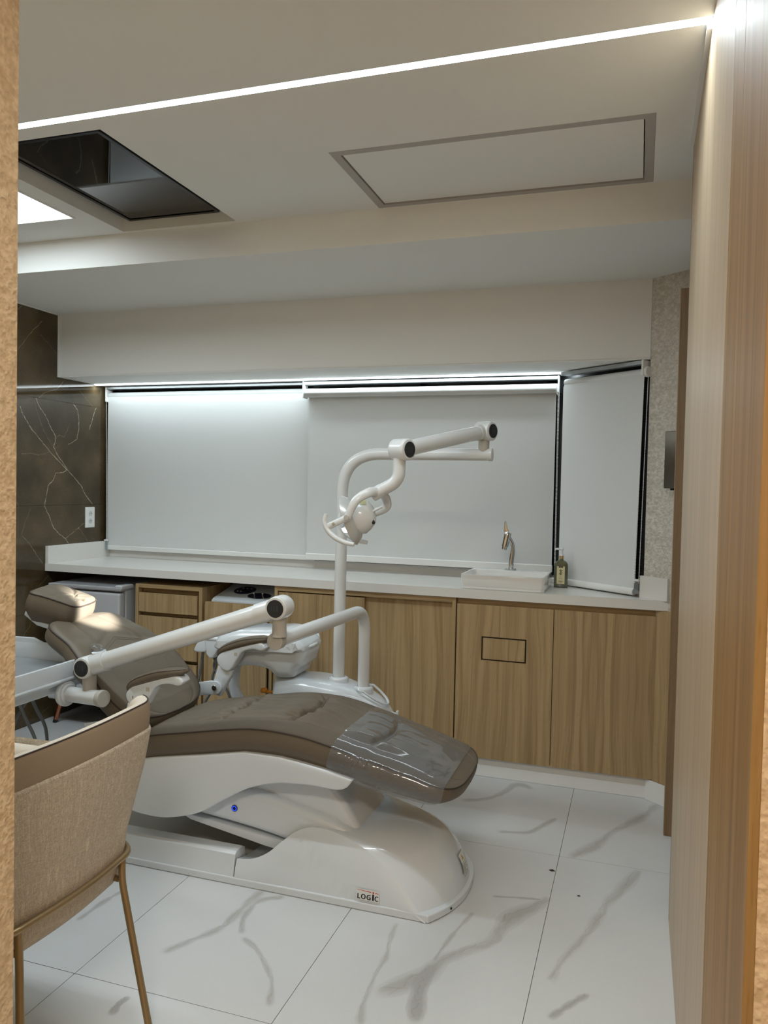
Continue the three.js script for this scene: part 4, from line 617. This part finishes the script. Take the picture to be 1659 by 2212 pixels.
// ------------------------------------------------------------------ operating lamp on its pole
{
  const o = thing('operating_lamp', 'white dental operating lamp on a tall bent pole with folding arm', 'dental lamp', [-1.183, 0.56, ZU]);
  part('pole', sweep(bent([[-1.183, 0.545, ZU], [-1.183, 1.508, ZU], [-0.566, 1.508, ZU]], 0.17, 14), 0.0245, { sides: 22 }), M.pipe, o);
  part('pole_end', drum(0.0262, 0.016, [-0.568, 1.508, ZU], [1, 0, 0], 0.003), M.pipe, o);
  const Rj = V3(-0.583, 1.600, ZU), Lj = V3(-0.789, 1.503, -2.60), d = Lj.clone().sub(Rj), ax = V3(-d.z, 0, d.x).normalize(); if (ax.x < 0) ax.negate(); const dn = d.clone().normalize();
  part('swivel_pin', turned([[0.022, 0], [0.022, 0.055], [0.0195, 0.062]], [-0.588, 1.507, ZU]), M.greyPlastic, o);
  const knuckle = (c, name) => { const k = part(name, [turned([[0.0001, -0.036], [0.033, -0.036], [0.038, -0.031], [0.0385, -0.02], [0.0385, 0.02], [0.038, 0.031], [0.033, 0.036], [0.0001, 0.036]], c.toArray(), ax.toArray())], M.pipe, o); for (const s of [1, -1]) { const p = c.clone().addScaledVector(ax, s * 0.0355), cp = part('end_cap', drum(0.0275, 0.003, p.toArray(), ax.clone().multiplyScalar(s).toArray(), 0.001), M.cap, k, 'dark grey round cap'); capMark(p.clone().addScaledVector(ax, s * 0.003).toArray(), ax.clone().multiplyScalar(s).toArray(), k); } };
  knuckle(Rj, 'joint'); knuckle(Lj, 'joint');
  part('spring_arm', sweep([Rj.clone().addScaledVector(dn, 0.02), Lj.clone().addScaledVector(dn, -0.02)], 0.0275, { sides: 22 }), M.pipe, o);
  part('arm_sleeve', [sweep([Rj.clone().addScaledVector(dn, 0.015), Rj.clone().addScaledVector(dn, 0.055)], 0.0295, { sides: 22 }), sweep([Lj.clone().addScaledVector(dn, -0.05), Lj.clone().addScaledVector(dn, -0.015)], 0.0295, { sides: 22 })], M.pipe, o);
  part('drop_tube', sweep(bent([[-0.797, 1.475, -2.60], [-0.797, 1.395, -2.60], [-0.885, 1.347, -2.60]], 0.035), 0.0222, { sides: 18 }), M.pipe, o);
  part('tube_ring', [sweep([[-0.853, 1.3645, -2.6], [-0.893, 1.3427, -2.6]], 0.0236, { sides: 18 })], M.pipe, o);
  // head: built facing +y, then aimed at the headrest
  const C = V3(-0.950, 1.262, -2.60), F = V3(-0.93, -0.34, 0.06).normalize(), lat = V3(0, 0, 1).addScaledVector(F, -F.z).normalize(), upv = V3().crossVectors(lat, F).normalize(); if (upv.y < 0) upv.negate();
  const place = (g, sx = 1, sz = 1) => { g.scale(sx, 1, sz); const m = new THREE.Matrix4().makeBasis(upv, F, lat); g.applyMatrix4(m); return g.translate(C.x, C.y, C.z); };
  const at = (u, f, l) => C.clone().addScaledVector(upv, u).addScaledVector(F, f).addScaledVector(lat, l);
  const lathe = prof => new THREE.LatheGeometry(prof.map(p => new THREE.Vector2(p[0], p[1])), 40);
  part('reflector', place(lathe([[0.020, -0.008], [0.050, 0.0], [0.074, 0.014], [0.089, 0.032], [0.0915, 0.0325], [0.0925, 0.031], [0.077, 0.010], [0.053, -0.004], [0.02, -0.011]]), 1, 0.74), std({ color: 0xcdd0ce, roughness: 0.25, metalness: 0.25 }), o);
  part('housing', place(lathe([[0.0001, -0.068], [0.022, -0.066], [0.038, -0.056], [0.050, -0.036], [0.058, -0.014], [0.054, 0.004]]), 1.12, 0.84), M.pipe, o);
  part('rear_knob', [drum(0.009, 0.010, at(-0.034, -0.060, 0.012).toArray(), F.toArray(), 0.003)], M.cap, o);
  part('switch_lever', sweep([at(0.0, -0.060, 0.01), at(0.006, -0.105, 0.012)], t => 0.0045 + 0.0008 * Math.sin(t * 3), { sides: 10 }), M.pipe, o);
  part('caution_sticker', place(new THREE.LatheGeometry([[0.0395, -0.0545], [0.051, -0.0345]].map(p => new THREE.Vector2(...p)), 10, 0.7, 0.9), 1.13, 0.85), std({ color: 0xb9b48a, roughness: 0.5 }), o, 'small caution sticker');
  // led arm across the front
  part('led_bridge', sweep([at(-0.012, 0.045, 0.062), at(-0.022, 0.05, 0), at(-0.012, 0.045, -0.062)], 0.008, { sides: 10 }), M.pipe, o);
  part('led_bulb', turned([[0.0001, -0.016], [0.012, -0.012], [0.017, 0], [0.012, 0.012], [0.0001, 0.016]], at(-0.024, 0.05, 0).toArray(), F.clone().negate().toArray(), 18), glow(new THREE.Color(0.75, 0.85, 1), 3), o, 'glowing bluish white lamp bulb');
  // yoke, pivots, handles
  for (const s of [1, -1]) {
    const root = V3(-0.872, 1.353, -2.60 + s * 0.010), mid = s > 0 ? V3(-0.888, 1.352, -2.55) : V3(-0.862, 1.335, -2.652), piv = at(0.004, 0.010, s * 0.080);
    const y = part('yoke_arm', sweep(spline([root, mid, s > 0 ? V3(-0.925, 1.325, -2.522) : V3(-0.868, 1.300, -2.684), piv], 26), t => 0.018 - 0.004 * t, { sides: 12, sy: 0.6, up: [0, 0, 1] }), M.pipe, o);
    part('pivot_screw', drum(0.010, 0.005, piv.clone().addScaledVector(lat, s * 0.008).toArray(), [0, 0, s], 0.0015, 18), M.greyPlastic, y);
    const hb = part('handle_bar', sweep([piv, at(-0.004, 0.088, s * 0.080)], 0.0115, { sides: 12, sy: 0.6, up: [0, 0, 1] }), M.pipe, o);
    part('handle_grip', sweep(spline([at(0.040, 0.078, s * 0.082), at(0.018, 0.092, s * 0.082), at(-0.012, 0.092, s * 0.082), at(-0.045, 0.076, s * 0.082), at(-0.075, 0.046, s * 0.082), at(-0.092, 0.016, s * 0.082)], 26), t => 0.0075 + 0.002 * Math.sin(Math.PI * t), { sides: 12 }), M.pipe, hb);
    part('handle_screw', drum(0.006, 0.003, at(-0.002, 0.062, s * 0.088).toArray(), [0, 0, s], 0.001, 12), M.chrome, hb);
  }
  const sp = new THREE.SpotLight(new THREE.Color(0.93, 0.97, 1.0), 46, 3, 0.11, 0.45); sp.position.copy(at(-0.022, 0.075, 0)); sp.target.position.set(-2.17, 0.83, -2.65); sp.castShadow = true; sp.shadow.radius = 0.6; scene.add(sp, sp.target);
}
// ------------------------------------------------------------------ instrument delivery arm and tray
{
  const o = thing('instrument_delivery_arm', 'white jointed delivery arm carrying the instrument tray across the chair', 'dental arm', [-1.071, 0.53, ZU]);
  const za = -2.30;
  part('post_pipe', sweep(bent([[-1.071, 0.515, ZU], [-1.071, 0.862, ZU], [-1.112, 0.862, za]], 0.10, 12), 0.0243, { sides: 22 }), M.pipe, o);
  const cp = part('pipe_end', [drum(0.0285, 0.034, [-1.1105, 0.862, za - 0.02], [-0.055, 0, 1], 0.003)], M.greyPlastic, o); capMark([-1.1125, 0.862, za + 0.0140], [-0.055, 0, 1], cp, M.greyPlastic);
  part('swivel_pin', turned([[0.026, 0], [0.024, 0.01], [0.0225, 0.04], [0.0235, 0.07]], [-1.102, 0.878, za]), M.greyPlastic, o);
  const Rj = V3(-1.101, 0.973, za), Lj = V3(-1.85, 0.710, za), dn = Lj.clone().sub(Rj).normalize();
  for (const c of [Rj, Lj]) { const k = part('joint', turned([[0.0001, -0.035], [0.033, -0.035], [0.0375, -0.031], [0.039, -0.02], [0.039, 0.02], [0.0375, 0.032], [0.034, 0.036], [0.0001, 0.036]], c.toArray(), [0, 0, 1]), M.pipe, o); for (const s of [1, -1]) { part('end_cap', drum(0.029, 0.003, [c.x, c.y, c.z + s * 0.0355], [0, 0, s], 0.001), M.cap, k, 'dark grey round cap'); capMark([c.x, c.y, c.z + s * 0.0388], [0, 0, s], k); } }
  part('spring_arm', sweep([Rj.clone().addScaledVector(dn, 0.02), Lj.clone().addScaledVector(dn, -0.02)], 0.0318, { sides: 24 }), M.pipe, o);
  part('arm_sleeve', sweep([Rj.clone().addScaledVector(dn, 0.02), Rj.clone().addScaledVector(dn, 0.085)], t => 0.0355 - 0.001 * t, { sides: 24 }), M.pipe, o);
  part('arm_sleeve', sweep([Lj.clone().addScaledVector(dn, -0.085), Lj.clone().addScaledVector(dn, -0.02)], 0.0355, { sides: 24 }), M.pipe, o);
  part('swivel_pin', turned([[0.024, 0], [0.024, 0.05], [0.022, 0.06]], [-1.843, 0.622, za]), M.greyPlastic, o);
  part('mount_tube', sweep([[-1.945, 0.6, za - 0.01], [-1.775, 0.608, za + 0.02]], 0.0275, { sides: 22 }), M.pipe, o);
  const c2 = part('tube_end', drum(0.030, 0.022, [-1.785, 0.6075, za + 0.0185], [0.985, 0.05, 0.17], 0.003), M.greyPlastic, o); capMark([-1.763, 0.6085, za + 0.0222], [0.985, 0.05, 0.17], c2, M.greyPlastic);
  part('flange', [drum(0.046, 0.02, [-1.962, 0.600, za - 0.012], [1, 0.04, 0.15], 0.006), drum(0.037, 0.014, [-1.945, 0.600, za - 0.009], [1, 0.04, 0.15], 0.004)], M.pipe, o);
  // tray: shell with rim, open on top
  const rr = (a, b, c, d, r) => rrect(a, b, c, d, r, 6);
  const t = part('tray', [crease(plate(rr(-2.42, -1.948, -2.535, -1.92, 0.03), 0.648, 0.716, 0.004, [rr(-2.408, -1.960, -2.523, -1.932, 0.022).reverse()], 3), 0.5), plate(rr(-2.41, -1.958, -2.525, -1.93, 0.026), 0.636, 0.652, 0.004)], M.gloss, o);
  part('tray_mat', plate(rr(-2.405, -1.964, -2.52, -1.936, 0.02), 0.6521, 0.655, 0.001), std({ color: 0x8b8d8e, roughness: 0.6 }), t, 'grey sheet over the tray bottom');  // thin sheet in one flat grey, covering the inner bottom
  part('tray_rim', sweep(rr(-2.42, -1.948, -2.535, -1.92, 0.03).map(([x, z]) => [x, 0.652, z]), 0.006, { closed: true, sides: 8 }), M.gloss, t);
  part('back_wall', crease(slab([[-2.41, 0.70], [-2.41, 0.735], [-2.30, 0.738], [-2.25, 0.722], [-1.97, 0.722], [-1.955, 0.70]], -2.538, -2.524, 0.004), 0.5), M.gloss, t);
  part('undertray', plate(rr(-2.38, -1.985, -2.47, -1.97, 0.05), 0.598, 0.638, 0.014, [], 4), M.gloss, o);
  // clear faceted knob on the tray corner
  part('knob_base', [turned([[0.0001, 0], [0.036, 0], [0.038, 0.004], [0.036, 0.010], [0.0001, 0.010]], [-1.935, 0.722, -2.45]), span(-1.97, -1.92, 0.70, 0.724, -2.48, -2.42, 0.004)], M.gloss, o);
  part('clear_knob', new THREE.LatheGeometry([[0.0001, 0], [0.026, 0], [0.028, 0.006], [0.024, 0.016], [0.014, 0.023], [0.0001, 0.025]].map(p => new THREE.Vector2(...p)), 9).toNonIndexed().translate(-1.935, 0.7325, -2.45), phy({ color: 0xf4f6f6, roughness: 0.05, transmission: 0.9, thickness: 0.01, ior: 1.5 }), o, 'clear faceted plastic knob');
  for (const [x, z, a] of [[-2.02, -2.12, 0.10], [-2.05, -2.18, -0.09], [-2.06, -2.26, 0.12], [-2.1, -2.05, -0.06], [-2.12, -2.30, -0.10]]) part('hose', sweep(spline([[x, 0.605, z], [x - 0.01, 0.52, z + a * 0.55], [x, 0.42, z + a], [x - 0.02, 0.32, z + a * 1.1], [x - 0.09, 0.30, z + a * 0.6], [x - 0.13, 0.40, z], [x - 0.12, 0.605, z - 0.02]], 44), 0.0062, { sides: 9 }), M.hose, o);
}
// ------------------------------------------------------------------ visitor armchair at the door
{
  const o = thing('armchair', 'beige woven barrel armchair with leather top band and gold legs', 'armchair', [-1.45, 0, -1.44]);
  const xb = -1.19, z0 = -1.80, z1 = -1.16, r = 0.10, xf = -1.66;
  // plan of the back shell: near arm front, round the back, far arm front
  const plan = []; plan.push([xf, z1 - 0.012]); for (let k = 0; k <= 14; k++) { const a = Math.PI / 2 - k / 14 * Math.PI / 2; plan.push([xb - r + r * Math.cos(a), z1 - r + r * Math.sin(a)]); } for (let k = 1; k < 10; k++) { const t = k / 10; plan.push([xb + 0.012 * Math.sin(Math.PI * t), z1 - r + (z0 + r - z1 + r) * t]); } for (let k = 0; k <= 14; k++) { const a = -k / 14 * Math.PI / 2; plan.push([xb - r + r * Math.cos(a), z0 + r + r * Math.sin(a)]); } plan.push([xf, z0 + 0.012]);
  const path = spline(plan.map(([x, z]) => [x, 0, z]), 90), nn = path.length;
  const nor = path.map((p, i) => { const a = path[Math.max(0, i - 1)], b = path[Math.min(nn - 1, i + 1)], t = V3().subVectors(b, a).normalize(); const n = V3(-t.z, 0, t.x); const from = p.clone().sub(V3(-1.46, 0, -1.43)); if (n.dot(from) < 0) n.negate(); return n; });
  let L = 0; const len = path.map((p, i) => i ? (L += p.distanceTo(path[i - 1])) : 0);
  // top height sinks towards the arm fronts
  const topY = i => { const p = path[i], k = Math.max(0, Math.min(1, (xb - 0.055 - p.x) / 0.13)); return 0.80 - 0.17 * sm(k); };
  const taper = y => 1 - 0.25 * sm(Math.max(0, Math.min(1, (0.76 - y) / 0.36))), tz = (z, y) => -1.452 + (z + 1.452) * taper(y), tx = (x, y) => x - 0.03 * (1 - taper(y)) / 0.25;
  const strip2 = (prof, name, mat, parent, scale = 1) => part(name, gridGeo(nn - 1, prof.length - 1, (u, v) => { const i = Math.round(u * (nn - 1)), q = prof[Math.round(v * (prof.length - 1))], y = q[1] <= 0 ? topY(i) + q[1] : q[1], p = path[i], n = nor[i]; return [tx(p.x + n.x * q[0], y), y, tz(p.z + n.z * q[0], y), len[i], y]; }), mat, parent);
  // outer cloth from under the seat to the band
  strip2([[-0.16, 0.336], [-0.10, 0.336], [-0.05, 0.340], [-0.022, 0.350], [-0.008, 0.368], [-0.001, 0.40], [0.0, 0.48], [0.002, 0.56], [0.001, 0.64], [0.0, -0.078], [-0.004, -0.071], [-0.012, -0.069]], 'outer_shell', M.fabric, o);
  strip2([[-0.012, -0.075], [-0.006, -0.070], [-0.005, -0.04], [-0.006, -0.012], [-0.011, -0.002]], 'leather_band', M.sand, o);
  const inner = strip2([[-0.011, -0.002], [-0.018, -0.0006], [-0.03, -0.0015], [-0.046, -0.010], [-0.055, -0.03], [-0.058, -0.10], [-0.060, 0.47], [-0.06, 0.42]], 'inner_lining', M.cream, o);
  part('piping', sweep(path.map((p, i) => V3(p.x + nor[i].x * -0.0115, topY(i) - 0.0015, p.z + nor[i].z * -0.0115)), 0.0022, { sides: 6 }), M.piping, inner);
  part('seat_cushion', plate(rrect(-1.73, -1.28, -1.62, -1.28, 0.07, 7), 0.38, 0.475, 0.02, [], 5), M.cream, o);
  part('seat_base', plate(rrect(-1.70, -1.29, -1.61, -1.29, 0.08, 7), 0.340, 0.382, 0.006), M.fabric, o);
  // gold ring and legs
  const ring = path.filter((p, i) => p.x > -1.60).map(p => { const i = path.indexOf(p); return V3(tx(p.x + nor[i].x * 0.010, 0.425), 0.425, tz(p.z + nor[i].z * 0.010, 0.425)); });
  part('frame_ring', sweep(ring, 0.0085, { sides: 12 }), M.gold, o);
  const leg = pts => { const l = part('leg', sweep(bent(pts, 0.03), 0.0088, { sides: 12 }), M.gold, o); const e = pts[pts.length - 1]; part('glide', drum(0.010, 0.004, [e[0], 0.0005, e[2]], [0, 1, 0], 0.001, 12), M.black, l); };
  leg([[-1.214, 0.425, -1.645], [-1.205, 0.372, -1.632], [-1.088, 0.002, -1.598]]);
  leg([[-1.216, 0.425, -1.30], [-1.210, 0.372, -1.296], [-1.10, 0.002, -1.19]]);
  leg([[-1.60, 0.425, -1.69], [-1.61, 0.372, -1.685], [-1.69, 0.002, -1.71]]); leg([[-1.60, 0.425, -1.212], [-1.61, 0.372, -1.215], [-1.69, 0.002, -1.18]]);
  part('seat_rail', sweep([[-1.215, 0.373, -1.632], [-1.61, 0.373, -1.66]], 0.0075, { sides: 10 }), M.gold, o); part('seat_rail', sweep([[-1.215, 0.373, -1.296], [-1.61, 0.373, -1.23]], 0.0075, { sides: 10 }), M.gold, o);
}
// ------------------------------------------------------------------ litter on the floor
const crumbs = [['dried_leaf_scrap', 'dark dried leaf scrap lying on the floor near the tile joint', [-0.258, 0.0004, -2.832], 0.011], ['floor_crumb', 'tiny dark splinter on the floor tile right of the joint', [-0.154, 0.0004, -2.684], 0.006], ['floor_crumb', 'tiny dark speck on the long floor tile joint', [-0.245, 0.0004, -2.54], 0.003]];
for (const [n, l, p, s] of crumbs) {
  const o = thing(n, l, 'litter', p), g = gridGeo(8, 4, (u, v) => [p[0] + (u - 0.5) * 2 * s, p[1] + 0.0012 + s * 0.25 * vn(u * 4, v * 3, 7) * (1 - Math.abs(u * 2 - 1)), p[2] + (v - 0.5) * 1.3 * s * Math.sin(Math.PI * Math.min(0.95, u + 0.05))]);
  part('flake', g, std({ color: 0x2c2824, roughness: 0.8, side: THREE.DoubleSide }), o);
}
scene.traverse(m => { if (m.isMesh) { m.castShadow = true; m.receiveShadow = true; } });
renderer.render(scene, camera);
